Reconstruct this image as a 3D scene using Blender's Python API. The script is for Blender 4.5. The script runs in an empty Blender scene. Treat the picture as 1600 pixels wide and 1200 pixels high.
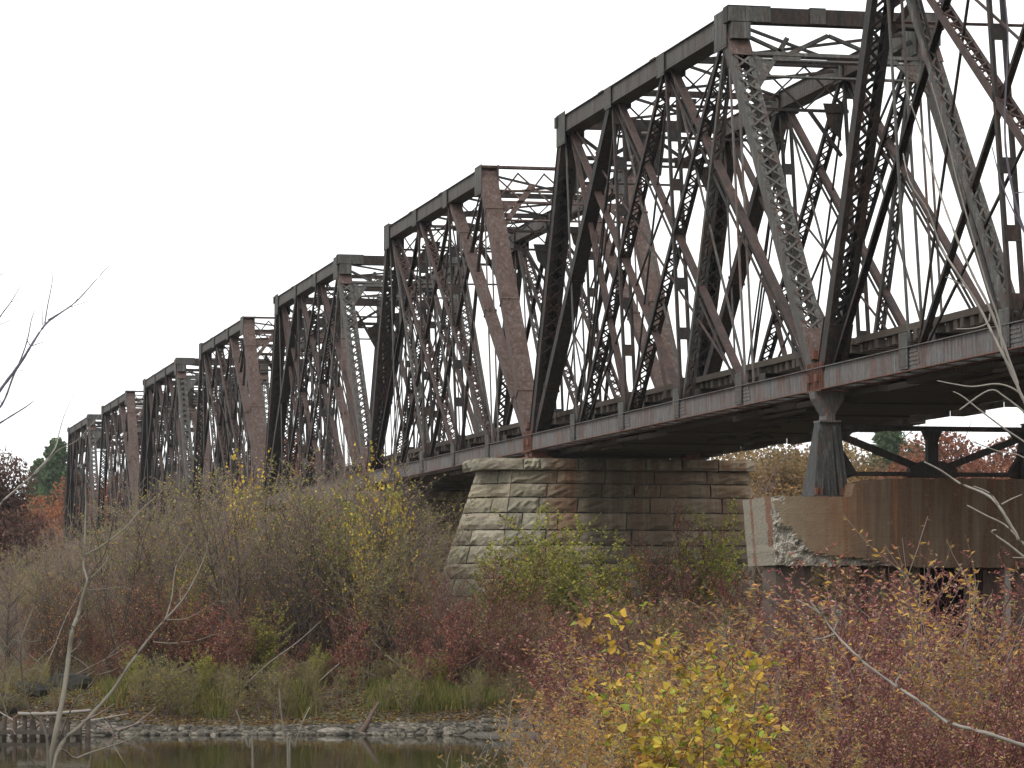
import bpy, math, random
import numpy as np
from mathutils import Vector, Matrix

# ------------------------------------------------------------------ camera
S = bpy.context.scene
COL = S.collection
HC = 3.2                      # eye height above the water
FPX = 5200.0                  # focal length in photo pixels (photo 1600 wide)
PITCH = math.atan(349.0 / FPX)
cam_d = bpy.data.cameras.new("camera")
cam = bpy.data.objects.new("camera", cam_d)
COL.objects.link(cam)
cam_d.sensor_width = 36.0
cam_d.lens = FPX / 1600.0 * 36.0
cam_d.clip_start = 0.5
cam_d.clip_end = 6000.0
cam.location = (0, 0, HC)
cam.rotation_euler = (math.pi / 2 + PITCH, 0, 0)
S.camera = cam

# ------------------------------------------------------------------ sky
SUN_EL, SUN_AZ = math.radians(48), math.radians(215)     # high, behind the left shoulder, veiled
W = bpy.data.worlds.new("World")
S.world = W
W.use_nodes = True
nt = W.node_tree
nt.nodes.clear()
o_ = nt.nodes.new('ShaderNodeOutputWorld')
b_ = nt.nodes.new('ShaderNodeBackground')
sk = nt.nodes.new('ShaderNodeTexSky')
sk.sky_type = 'NISHITA'
sk.sun_disc = False
sk.sun_elevation = SUN_EL
sk.sun_rotation = SUN_AZ
sk.air_density = 1.0
sk.dust_density = 4.0
mx = nt.nodes.new('ShaderNodeMix')
mx.data_type = 'RGBA'
mx.inputs[0].default_value = 0.93                       # cloud deck hides nearly all of the blue
mx.inputs[7].default_value = (9.6, 9.75, 9.8, 1)
nt.links.new(sk.outputs[0], mx.inputs[6])
nt.links.new(mx.outputs[2], b_.inputs[0])
b_.inputs[1].default_value = 0.115
nt.links.new(b_.outputs[0], o_.inputs[0])

sd = bpy.data.lights.new("sun", 'SUN')
sd.energy = 1.2
sd.angle = math.radians(25)
sd.color = (1.0, 0.97, 0.93)
so = bpy.data.objects.new("sun", sd)
COL.objects.link(so)
# from behind the camera, a little left
az = math.radians(-35)
sv = Vector((math.sin(az) * math.cos(SUN_EL), -math.cos(az) * math.cos(SUN_EL), math.sin(SUN_EL)))
so.rotation_euler = sv.to_track_quat('Z', 'Y').to_euler()

S.view_settings.view_transform = 'Standard'
S.view_settings.look = 'None'
S.view_settings.gamma = 1
S.view_settings.exposure = 0.55
S.render.engine = 'CYCLES'
S.cycles.max_bounces = 5
S.cycles.transparent_max_bounces = 6

# ------------------------------------------------------------------ helpers
def P(px, py, Y):
    """world point at ground distance Y seen at photo pixel (px, py)"""
    a = (px - 800) / FPX
    b = (600 - py) / FPX
    dx = a
    dy = math.cos(PITCH) - math.sin(PITCH) * b
    dz = math.sin(PITCH) + math.cos(PITCH) * b
    t = Y / dy
    return Vector((dx * t, Y, HC + dz * t))

def tag(o, label=None, cat=None, group=None, kind=None):
    if label: o['label'] = label
    if cat: o['category'] = cat
    if group: o['group'] = group
    if kind: o['kind'] = kind
    return o

def empty(name, loc=(0, 0, 0), rz=0.0):
    o = bpy.data.objects.new(name, None)
    COL.objects.link(o)
    o.location = loc
    o.rotation_euler = (0, 0, rz)
    o.empty_display_size = 0.3
    return o

def copy_tree(o, parent=None):
    c = o.copy()
    COL.objects.link(c)
    c.parent = parent
    for ch in list(o.children):
        copy_tree(ch, c)
    return c

def mesh_np(name, V, F4=None, F3=None, mats=(), mi=None, col=None, parent=None, smooth=False):
    """numpy verts / quads / tris to one object; mi = material index per face, col = per-vertex colour"""
    V = np.asarray(V, dtype=np.float32)
    F4 = np.zeros((0, 4), np.int32) if F4 is None or len(F4) == 0 else np.asarray(F4, np.int32)
    F3 = np.zeros((0, 3), np.int32) if F3 is None or len(F3) == 0 else np.asarray(F3, np.int32)
    me = bpy.data.meshes.new(name)
    me.vertices.add(len(V))
    me.vertices.foreach_set('co', V.ravel())
    nl = F4.size + F3.size
    me.loops.add(nl)
    me.loops.foreach_set('vertex_index', np.concatenate([F4.ravel(), F3.ravel()]))
    npoly = len(F4) + len(F3)
    me.polygons.add(npoly)
    ls = np.concatenate([np.arange(len(F4)) * 4, F4.size + np.arange(len(F3)) * 3]).astype(np.int32)
    lt = np.concatenate([np.full(len(F4), 4), np.full(len(F3), 3)]).astype(np.int32)
    me.polygons.foreach_set('loop_start', ls)
    me.polygons.foreach_set('loop_total', lt)
    if mi is not None:
        me.polygons.foreach_set('material_index', np.asarray(mi, np.int32))
    me.polygons.foreach_set('use_smooth', np.full(npoly, bool(smooth)))
    for m in mats:
        me.materials.append(m)
    me.update(calc_edges=True)
    if col is not None:
        ca = me.color_attributes.new('Col', 'FLOAT_COLOR', 'POINT')
        c4 = np.ones((len(V), 4), np.float32)
        c4[:, :3] = col
        ca.data.foreach_set('color', c4.ravel())
    o = bpy.data.objects.new(name, me)
    COL.objects.link(o)
    if parent is not None:
        o.parent = parent
    return o

class MB:
    def __init__(s):
        s.v = []; s.f = []; s.t = []
    def box8(s, c):
        n = len(s.v)
        s.v += [tuple(p) for p in c]
        for q in ((0, 3, 2, 1), (4, 5, 6, 7), (0, 1, 5, 4), (1, 2, 6, 5), (2, 3, 7, 6), (3, 0, 4, 7)):
            s.f.append(tuple(n + i for i in q))
    def box(s, x0, x1, y0, y1, z0, z1):
        s.box8([(x0, y0, z0), (x1, y0, z0), (x1, y1, z0), (x0, y1, z0), (x0, y0, z1), (x1, y0, z1), (x1, y1, z1), (x0, y1, z1)])
    def beam(s, p, q, w, d, side=Vector((1, 0, 0)), so=0.0, do=0.0):
        """box from p to q, w wide along `side`, d deep in the third direction; so/do = offsets along these"""
        p = Vector(p); q = Vector(q)
        ax = (q - p).normalized()
        sd_ = (side - ax * side.dot(ax))
        if sd_.length < 1e-4:
            sd_ = Vector((0, 1, 0)) - ax * ax.y
        sd_.normalize()
        dp = ax.cross(sd_)
        o = sd_ * so + dp * do
        a = sd_ * w / 2; b = dp * d / 2
        s.box8([p + o - a - b, p + o + a - b, p + o + a + b, p + o - a + b,
                q + o - a - b, q + o + a - b, q + o + a + b, q + o - a + b])
    def prism(s, pts, axis_vec):
        """closed polygon pts (3D) extruded by axis_vec"""
        n = len(s.v); k = len(pts)
        a = Vector(axis_vec)
        s.v += [tuple(p) for p in pts]
        s.v += [tuple(Vector(p) + a) for p in pts]
        for i in range(k):
            j = (i + 1) % k
            s.f.append((n + i, n + j, n + k + j, n + k + i))
        # fan caps
        for i in range(1, k - 1):
            s.t.append((n, n + i + 1, n + i))
            s.t.append((n + k, n + k + i, n + k + i + 1))
    def rivet(s, p, nrm, r=0.022):
        nrm = Vector(nrm).normalized()
        a = nrm.orthogonal().normalized() * r
        b = nrm.cross(a).normalized() * r
        n = len(s.v); p = Vector(p)
        s.v += [tuple(p + a), tuple(p + b), tuple(p - a), tuple(p - b), tuple(p + nrm * r * 0.8)]
        for i in range(4):
            s.t.append((n + i, n + (i + 1) % 4, n + 4))
    def build(s, name, mat, parent=None, smooth=False):
        return mesh_np(name, np.array(s.v, np.float32).reshape(-1, 3), s.f, s.t, [mat], parent=parent, smooth=smooth)

# ------------------------------------------------------------------ node material helper
class NM:
    def __init__(s, name, rough=0.8):
        s.m = bpy.data.materials.new(name)
        s.m.use_nodes = True
        s.t = s.m.node_tree
        s.t.nodes.clear()
        s.out = s.n('ShaderNodeOutputMaterial')
        s.b = s.n('ShaderNodeBsdfPrincipled')
        s.b.inputs['Roughness'].default_value = rough
        s.b.inputs['Specular IOR Level'].default_value = 0.3
        s.l(s.b.outputs[0], s.out.inputs[0])
    def n(s, t, **k):
        x = s.t.nodes.new(t)
        for a, v in k.items():
            setattr(x, a, v)
        return x
    def l(s, a, b):
        s.t.links.new(a, b)
    def coord(s, kind='Object', scale=(1, 1, 1), loc=(0, 0, 0)):
        tc = s.n('ShaderNodeTexCoord')
        mp = s.n('ShaderNodeMapping')
        mp.inputs['Scale'].default_value = scale
        mp.inputs['Location'].default_value = loc
        s.l(tc.outputs[kind], mp.inputs[0])
        return mp.outputs[0]
    def world(s, scale=(1, 1, 1)):
        g = s.n('ShaderNodeNewGeometry')
        mp = s.n('ShaderNodeMapping')
        mp.inputs['Scale'].default_value = scale
        s.l(g.outputs['Position'], mp.inputs[0])
        return mp.outputs[0]
    def noise(s, v, scale=5, detail=6, rough=0.6, dist=0.0):
        x = s.n('ShaderNodeTexNoise')
        x.inputs['Scale'].default_value = scale
        x.inputs['Detail'].default_value = detail
        x.inputs['Roughness'].default_value = rough
        x.inputs['Distortion'].default_value = dist
        s.l(v, x.inputs['Vector'])
        return x.outputs['Fac']
    def ramp(s, v, stops):
        x = s.n('ShaderNodeValToRGB')
        e = x.color_ramp.elements
        while len(e) < len(stops):
            e.new(0.5)
        for i, (p, c) in enumerate(stops):
            e[i].position = p
            e[i].color = (c, c, c, 1) if not isinstance(c, tuple) else (c[0], c[1], c[2], 1)
        s.l(v, x.inputs[0])
        return x.outputs[0]
    def mix(s, f, a, b, mode='MIX'):
        x = s.n('ShaderNodeMix')
        x.data_type = 'RGBA'; x.blend_type = mode
        for i, v in ((0, f), (6, a), (7, b)):
            if isinstance(v, (int, float)):
                x.inputs[i].default_value = v
            elif isinstance(v, tuple):
                x.inputs[i].default_value = (v[0], v[1], v[2], 1)
            else:
                s.l(v, x.inputs[i])
        return x.outputs[2]
    def math(s, op, a, b=0.0, c=0.0):
        x = s.n('ShaderNodeMath', operation=op)
        for i, v in enumerate((a, b, c)):
            if isinstance(v, (int, float)):
                x.inputs[i].default_value = v
            else:
                s.l(v, x.inputs[i])
        return x.outputs[0]
    def bump(s, v, strength=0.5, dist=0.02):
        x = s.n('ShaderNodeBump')
        x.inputs['Strength'].default_value = strength
        x.inputs['Distance'].default_value = dist
        s.l(v, x.inputs['Height'])
        s.l(x.outputs[0], s.b.inputs['Normal'])
    def color(s, c):
        if isinstance(c, tuple):
            s.b.inputs['Base Color'].default_value = (c[0], c[1], c[2], 1)
        else:
            s.l(c, s.b.inputs['Base Color'])
        return s

def steel(name, base, rust, cover, scale=1.0, pale=None):
    m = NM(name, 0.72)
    v = m.coord('Object', (1, 1, 0.45))
    n1 = m.noise(v, 1.5 * scale, 9, 0.72, 0.8)
    n2 = m.noise(v, 16 * scale, 6, 0.75)
    n3 = m.noise(m.coord('Object', (4, 4, 0.45)), 2.2, 6, 0.65)        # runs down the plates
    mask = m.ramp(m.math('ADD', m.math('MULTIPLY', n1, 0.7), m.math('MULTIPLY', n2, 0.3)), [(cover - 0.06, 0.0), (cover + 0.05, 1.0)])
    f2 = m.ramp(n2, [(.32, 0.0), (.68, 1.0)])
    c1 = m.mix(f2, tuple(x * 0.5 for x in base), tuple(min(1, x * 1.45) for x in base))
    c2 = m.mix(f2, tuple(x * 0.45 for x in rust), tuple(min(1, x * 1.6) for x in rust))
    c = m.mix(mask, c1, c2)
    c = m.mix(m.ramp(n3, [(0.52, 0.0), (0.64, 0.75)]), c, pale or tuple(x * 0.35 for x in base))
    c = m.mix(m.ramp(m.noise(m.coord('Object', (5, 5, .6)), 1.7, 5, .6), [(.56, 0.0), (.66, .6)]), c, tuple(x * .35 for x in rust))
    m.color(c)
    m.bump(n2, 0.4, 0.012)
    return m.m

M = {}
M['chord'] = steel('grey_paint_chord', (0.098, 0.095, 0.092), (0.090, 0.042, 0.028), 0.53, 1.0, (0.15, 0.152, 0.15))
M['chord_top'] = steel('weathered_top_chord', (0.068, 0.062, 0.055), (0.046, 0.028, 0.021), 0.53, 1.0, (0.10, 0.095, 0.085))
M['dark'] = steel('shade_dark_steel', (0.0155, 0.0140, 0.0128), (0.034, 0.018, 0.012), 0.52)  # near-black copy for members in shade, the shade is put into the colour
M['redbar'] = steel('red_rust_bar', (0.056, 0.030, 0.023), (0.028, 0.019, 0.016), 0.52)
M['plate'] = steel('brown_rust_plate', (0.068, 0.043, 0.035), (0.048, 0.025, 0.018), 0.50, 1.0, (0.12, 0.09, 0.08))
M['lace'] = steel('grey_green_lattice', (0.052, 0.051, 0.046), (0.058, 0.031, 0.022), 0.55, 1.4, (0.12, 0.12, 0.11))
M['flange'] = steel('rusty_flange', (0.125, 0.046, 0.026), (0.06, 0.034, 0.026), 0.56)
M['column'] = steel('grimy_column_steel', (0.030, 0.031, 0.029), (0.045, 0.026, 0.018), 0.55, 1.0, (0.085, 0.085, 0.08))

m = NM('old_dirty_concrete', .95)
v = m.coord('Object'); n_ = m.noise(v, 2.2, 8, .72, .4)
m.color(m.mix(m.ramp(n_, [(.3, 0.0), (.7, 1.0)]), (.035, .026, .020), (.125, .095, .075))); m.bump(n_, .9, .06)
M['oldconc'] = m.m
def wood(name, c0, c1, sc=(1, 1, 1)):
    m = NM(name, 0.9)
    v = m.coord('Object', sc)
    n = m.noise(v, 3, 8, 0.7, 1.0)
    n2 = m.noise(v, 22, 4, 0.6)
    m.color(m.mix(m.math('ADD', m.math('MULTIPLY', n, .7), m.math('MULTIPLY', n2, .3)), c0, c1))
    m.bump(n2, 0.4, 0.01)
    return m.m
M['tie'] = wood('old_tie_timber', (0.018, 0.014, 0.011), (0.11, 0.085, 0.065), (0.6, 4, 4))
M['pile'] = wood('weathered_pile', (0.028, 0.017, 0.013), (0.15, 0.105, 0.08), (4, 4, 0.35))
M['bark'] = wood('grey_brown_bark', (0.090, 0.066, 0.056), (0.26, 0.195, 0.168), (4, 4, 1))
M['bark_dark'] = wood('dark_bark', (0.03, 0.024, 0.020), (0.09, 0.072, 0.06), (4, 4, 1))
M['bark_olive'] = wood('olive_grey_bark', (0.075, 0.066, 0.050), (0.21, 0.19, 0.15), (14, 14, 3))
M['bark_pale'] = wood('pale_smooth_bark', (0.15, 0.13, 0.11), (0.30, 0.275, 0.245), (14, 14, 3))
M['bark_violet'] = wood('violet_grey_bark', (0.06, 0.052, 0.07), (0.15, 0.135, 0.16), (14, 14, 3))
M['bark_red'] = wood('red_twig_bark', (0.055, 0.018, 0.018), (0.17, 0.065, 0.058), (10, 10, 3))

def leafmat(name, trans=0.35):
    m = NM(name, 0.65)
    a = m.n('ShaderNodeAttribute', attribute_name='Col')
    oi = m.n('ShaderNodeObjectInfo')
    hs = m.n('ShaderNodeHueSaturation')
    m.l(a.outputs['Color'], hs.inputs['Color'])
    m.l(m.math('MULTIPLY_ADD', oi.outputs['Random'], 0.3, 0.85), hs.inputs['Value'])
    m.color(hs.outputs[0])
    tr = m.n('ShaderNodeBsdfTranslucent')
    m.l(hs.outputs[0], tr.inputs[0])
    mx_ = m.n('ShaderNodeMixShader')
    mx_.inputs[0].default_value = trans
    m.l(m.b.outputs[0], mx_.inputs[1]); m.l(tr.outputs[0], mx_.inputs[2])
    m.l(mx_.outputs[0], m.out.inputs[0])
    return m.m
M['leaf'] = leafmat('leaf')

# ------------------------------------------------------------------ terrain and water
def vnoise(x, y, seed=0):
    """smooth value noise, numpy"""
    x = np.asarray(x, float); y = np.asarray(y, float)
    xi = np.floor(x).astype(int); yi = np.floor(y).astype(int)
    xf = x - xi; yf = y - yi
    def h(a, b):
        n = (a * 374761393 + b * 668265263 + seed * 974711) & 0x7fffffff
        n = ((n ^ (n >> 13)) * 1274126177) & 0x7fffffff
        return ((n ^ (n >> 16)) & 0xffff) / 65535.0
    u = xf * xf * (3 - 2 * xf); w = yf * yf * (3 - 2 * yf)
    return (h(xi, yi) * (1 - u) + h(xi + 1, yi) * u) * (1 - w) + (h(xi, yi + 1) * (1 - u) + h(xi + 1, yi + 1) * u) * w

def sst(e0, e1, x):
    t = np.clip((x - e0) / (e1 - e0), 0, 1)
    return t * t * (3 - 2 * t)

def ground_h(x, y):
    x = np.asarray(x, float); y = np.asarray(y, float)
    n = vnoise(x * .25, y * .25, 1) * 0.5 + vnoise(x * .9, y * .9, 2) * 0.18 + vnoise(x * 2.7, y * 2.7, 3) * 0.07
    # near bank edge
    yn = 44 + 45 * sst(1.5, 7.0, x)
    shore = 84.6 + 1.2 * (vnoise(x * .35, 3.3, 5) - .5) + 0.4 * (vnoise(x * 1.7, 8.3, 6) - .5)
    near = 1.75 - 0.9 * sst(8, 40, y) - 2.3 * sst(yn - 7, yn + 3, y)
    far = -1.2 + 1.35 * sst(shore - 4, shore + .7, y) + 0.75 * sst(shore + .5, shore + 3.5, y) + 0.9 * sst(shore + 3, shore + 22, y)
    far = far + 0.5 * sst(130, 200, y) + 8.0 * sst(300, 700, y)
    h = np.maximum(near, far)
    h = np.where(x > 3, np.maximum(h, 0.75 * sst(3, 8, x) + h * 0), h)
    return h + (n - .35) * (0.35 + 0.65 * sst(.3, 1.0, h)) * 0.8

def grid_mesh(name, xs, ys, mat, zf):
    X, Y = np.meshgrid(xs, ys)
    Z = zf(X, Y)
    V = np.stack([X, Y, Z], -1).reshape(-1, 3)
    nx, ny = len(xs), len(ys)
    i = np.arange(ny - 1)[:, None] * nx + np.arange(nx - 1)[None, :]
    F = np.stack([i, i + 1, i + nx + 1, i + nx], -1).reshape(-1, 4)
    return mesh_np(name, V, F, None, [mat], smooth=True)

m = NM('ground_leaf_litter', 0.95)
v = m.world()
a = m.noise(v, .6, 8, .7); b = m.noise(v, 9, 6, .7); c = m.noise(v, 34, 3, .6)
col = m.mix(m.ramp(b, [(.35, 0.0), (.65, 1.0)]), (.030, .022, .016), (.105, .078, .052))
col = m.mix(m.ramp(a, [(.45, 0.0), (.62, .7)]), col, (.055, .062, .022))
col = m.mix(m.ramp(c, [(.58, 0.0), (.70, .7)]), col, (.16, .10, .055))
sx = m.n('ShaderNodeSeparateXYZ'); m.l(v, sx.inputs[0])
col = m.mix(m.ramp(m.math('ADD', sx.outputs[2], m.math('MULTIPLY', b, .3)), [(.10, 1.0), (.42, 0.0)]), col, m.mix(b, (.045, .040, .032), (.17, .155, .13)))
m.color(col); m.bump(b, .8, .08)
M['ground'] = m.m
xs = np.concatenate([np.linspace(-900, -60, 40), np.linspace(-58, 60, 300), np.linspace(62, 900, 40)])
ys = np.concatenate([np.linspace(-60, 60, 90), np.linspace(60.5, 120, 200), np.linspace(122, 330, 110), np.linspace(340, 2500, 60)])
tag(grid_mesh('ground', xs, ys, M['ground'], ground_h), kind='structure')

m = NM('river_water', 0.04)
m.b.inputs['IOR'].default_value = 1.33
m.b.inputs['Specular IOR Level'].default_value = 0.5
m.color((.012, .014, .007))
v = m.world((1, .45, 1))
w1 = m.noise(v, 3.0, 3, .5, .5); w2 = m.noise(v, .5, 2, .5)
m.bump(m.math('ADD', w1, w2), .055, .05)
M['water'] = m.m
tag(grid_mesh('river_water', np.linspace(-300, 60, 30), np.linspace(-60, 100, 20), M['water'], lambda X, Y: X * 0.0), kind='structure')

# ------------------------------------------------------------------ bridge frame of reference
DX = -1135.0 / FPX * math.cos(PITCH)
dvec = Vector((DX, 1, 0)).normalized()            # along the bridge, away from the camera
nvec = Vector((dvec.y, -dvec.x, 0))               # across, near truss -> far truss
BRZ = math.atan2(nvec.y, nvec.x)                  # local x = across, local y = along
Y1, DY = 73.5, 28.59
X1 = (1275 - 800) / FPX * Y1
SPAN = DY / dvec.y
ZB = 7.98; HT = 9.69; WD = 5.4                    # chord underside, truss height, truss spacing
def joint(k, z=0.0):
    return Vector((X1, Y1, 0)) + dvec * SPAN * (k - 1) + Vector((0, 0, z))

# ------------------------------------------------------------------ truss members, local frame: x across, y along, z up
XA = Vector((1, 0, 0))
def rivet_line(mb, p, q, nrm, step=0.16, r=0.02):
    p = Vector(p); q = Vector(q)
    L = (q - p).length
    n = max(2, int(L / step))
    for i in range(n + 1):
        mb.rivet(p + (q - p) * (i / n), nrm, r)

def frame(p, q):
    ax = (q - p).normalized()
    dp = ax.cross(XA).normalized()
    return ax, dp

def channel_pair(mb, p, q, w, d, t=0.03, fl=0.10):
    """two channels, flanges turned in, standing w apart across the bridge"""
    for sgn in (-1, 1):
        mb.beam(p, q, t, d, XA, sgn * (w / 2 - t / 2), 0)
        for e in (-1, 1):
            mb.beam(p, q, fl, t, XA, sgn * (w / 2 - t - fl / 2), e * (d / 2 - t / 2))

def lacing(mb, p, q, w, d, face, pitch, cross, bw=0.055, bt=0.016, jit=None):
    ax, dp = frame(p, q)
    L = (q - p).length
    n = max(2, int(round(L / pitch)))
    off = dp * (face * (d / 2 + bt * .6))
    h = w / 2 - 0.05
    for i in range(n):
        a = p + ax * (L * i / n) + off
        b2 = p + ax * (L * (i + 1) / n) + off
        s = 1 if i % 2 else -1
        mb.beam(a + XA * h * s, b2 - XA * h * s, bt, bw, dp)
        if cross:
            mb.beam(a - XA * h * s + dp * face * bt, b2 + XA * h * s + dp * face * bt, bt, bw, dp)

def m_laceX(mb, p, q, w=.52, d=.36, cover=0, bp=None):
    channel_pair(mb, p, q, w, d)
    for f in (-1, 1):
        if cover == f:
            mb.beam(p, q, w + .06, .02, XA, 0, f * (d / 2 + .012))
        else:
            lacing(mb, p, q, w, d, f, .42, True, .06)
    ax, dp = frame(p, q)
    for e, l0, l1 in ((0, .25, 1.35), (1, 1.25, .35)):      # batten plates at both ends
        c0 = (p + ax * l0) if e == 0 else (q - ax * l0)
        c1 = (p + ax * l1) if e == 0 else (q - ax * l1)
        for f in (-1, 1):
            if bp is not None: bp.append(MB())
            pb = bp[-1] if bp is not None else mb
            pb.beam(c0, c1, w + .03, .018, XA, 0, f * (d / 2 + .045))
            for sg in (-1, 1):
                rivet_line(pb, c0 + XA * sg * (w / 2 - .05) + dp * f * (d / 2 + .054), c1 + XA * sg * (w / 2 - .05) + dp * f * (d / 2 + .054), dp * f, .13, .018)
    for f in (-1, 1):
        for sg in (-1, 1):
            rivet_line(mb, p + XA * sg * (w / 2 - .06) + dp * f * (d / 2 + .002), q + XA * sg * (w / 2 - .06) + dp * f * (d / 2 + .002), dp * f, .42, .026)

def m_laceZ(mb, p, q, w=.34, d=.16):
    channel_pair(mb, p, q, w, d, .022, .05)
    for f in (-1, 1):
        lacing(mb, p, q, w, d, f, .24, False, .045)

def m_batten(mb, p, q, w=.34, d=.14):
    for sg in (-1, 1):
        mb.beam(p, q, .07, d, XA, sg * (w / 2 - .035), 0)
    ax, dp = frame(p, q)
    L = (q - p).length
    n = int(L / 1.35)
    for i in range(n + 1):
        c = p + ax * (L * (i + .5) / (n + 1))
        mb.beam(c - ax * .16, c + ax * .16, w - .02, .02, XA, 0, d / 2 + .011)

def m_bar(mb, p, q, w=.15, d=.07):
    mb.beam(p, q, w, .02, XA, 0, d / 2)
    mb.beam(p, q, .02, d, XA, w / 2 - .01, -.01)
    mb.beam(p, q, .02, d, XA, -w / 2 + .01, -.01)

def m_pair(mb, p, q, w=.26, t=.035, d=.10):
    for sg in (-1, 1):
        mb.beam(p, q, t, d, XA, sg * w / 2, 0)

def m_rod(mb, p, q, w=.05):
    mb.beam(p, q, w, w, XA)

def m_plate(mb, p, q, w=.52, d=.34):
    mb.beam(p, q, w, d, XA)
    ax, dp = frame(p, q)
    for f in (-1, 1):
        for sg in (-1, 1):
            rivet_line(mb, p + XA * sg * (w / 2 - .05) + dp * f * d / 2, q + XA * sg * (w / 2 - .05) + dp * f * d / 2, dp * f, .17, .02)
    L = (q - p).length
    for fr in (.17, .5, .84):
        c = p + ax * L * fr
        mb.beam(c - ax * .03, c + ax * .03, w + .05, d + .05, XA)

NP = 5
G = 0.28
PL = (SPAN - 2 * G) / NP
def nodeB(i, x): return Vector((x, G + PL * i, ZB + .27))
TS = 1.45                     # the inclined posts lean away: the top panel points sit farther along
def nodeT(i, x): return Vector((x, G + PL * i + TS, ZB + HT - .26))

def gusset(mb, c, w, h, x, side):
    """riveted plate in the truss plane, just outside the member"""
    mb.box(x + side * .29 - .009, x + side * .29 + .009, c.y - w / 2, c.y + w / 2, c.z - h / 2, c.z + h / 2)
    nr = Vector((side, 0, 0))
    for i in range(int(w / .13)):
        for j in (0, 1):
            mb.rivet((x + side * .30, c.y - w / 2 + .06 + i * .13, c.z - h / 2 + .06 + j * (h - .12)), nr, .02)
    for i in range(int(h / .13)):
        for j in (0, 1):
            mb.rivet((x + side * .30, c.y - w / 2 + .06 + j * (w - .12), c.z - h / 2 + .06 + i * .13), nr, .02)

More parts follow.
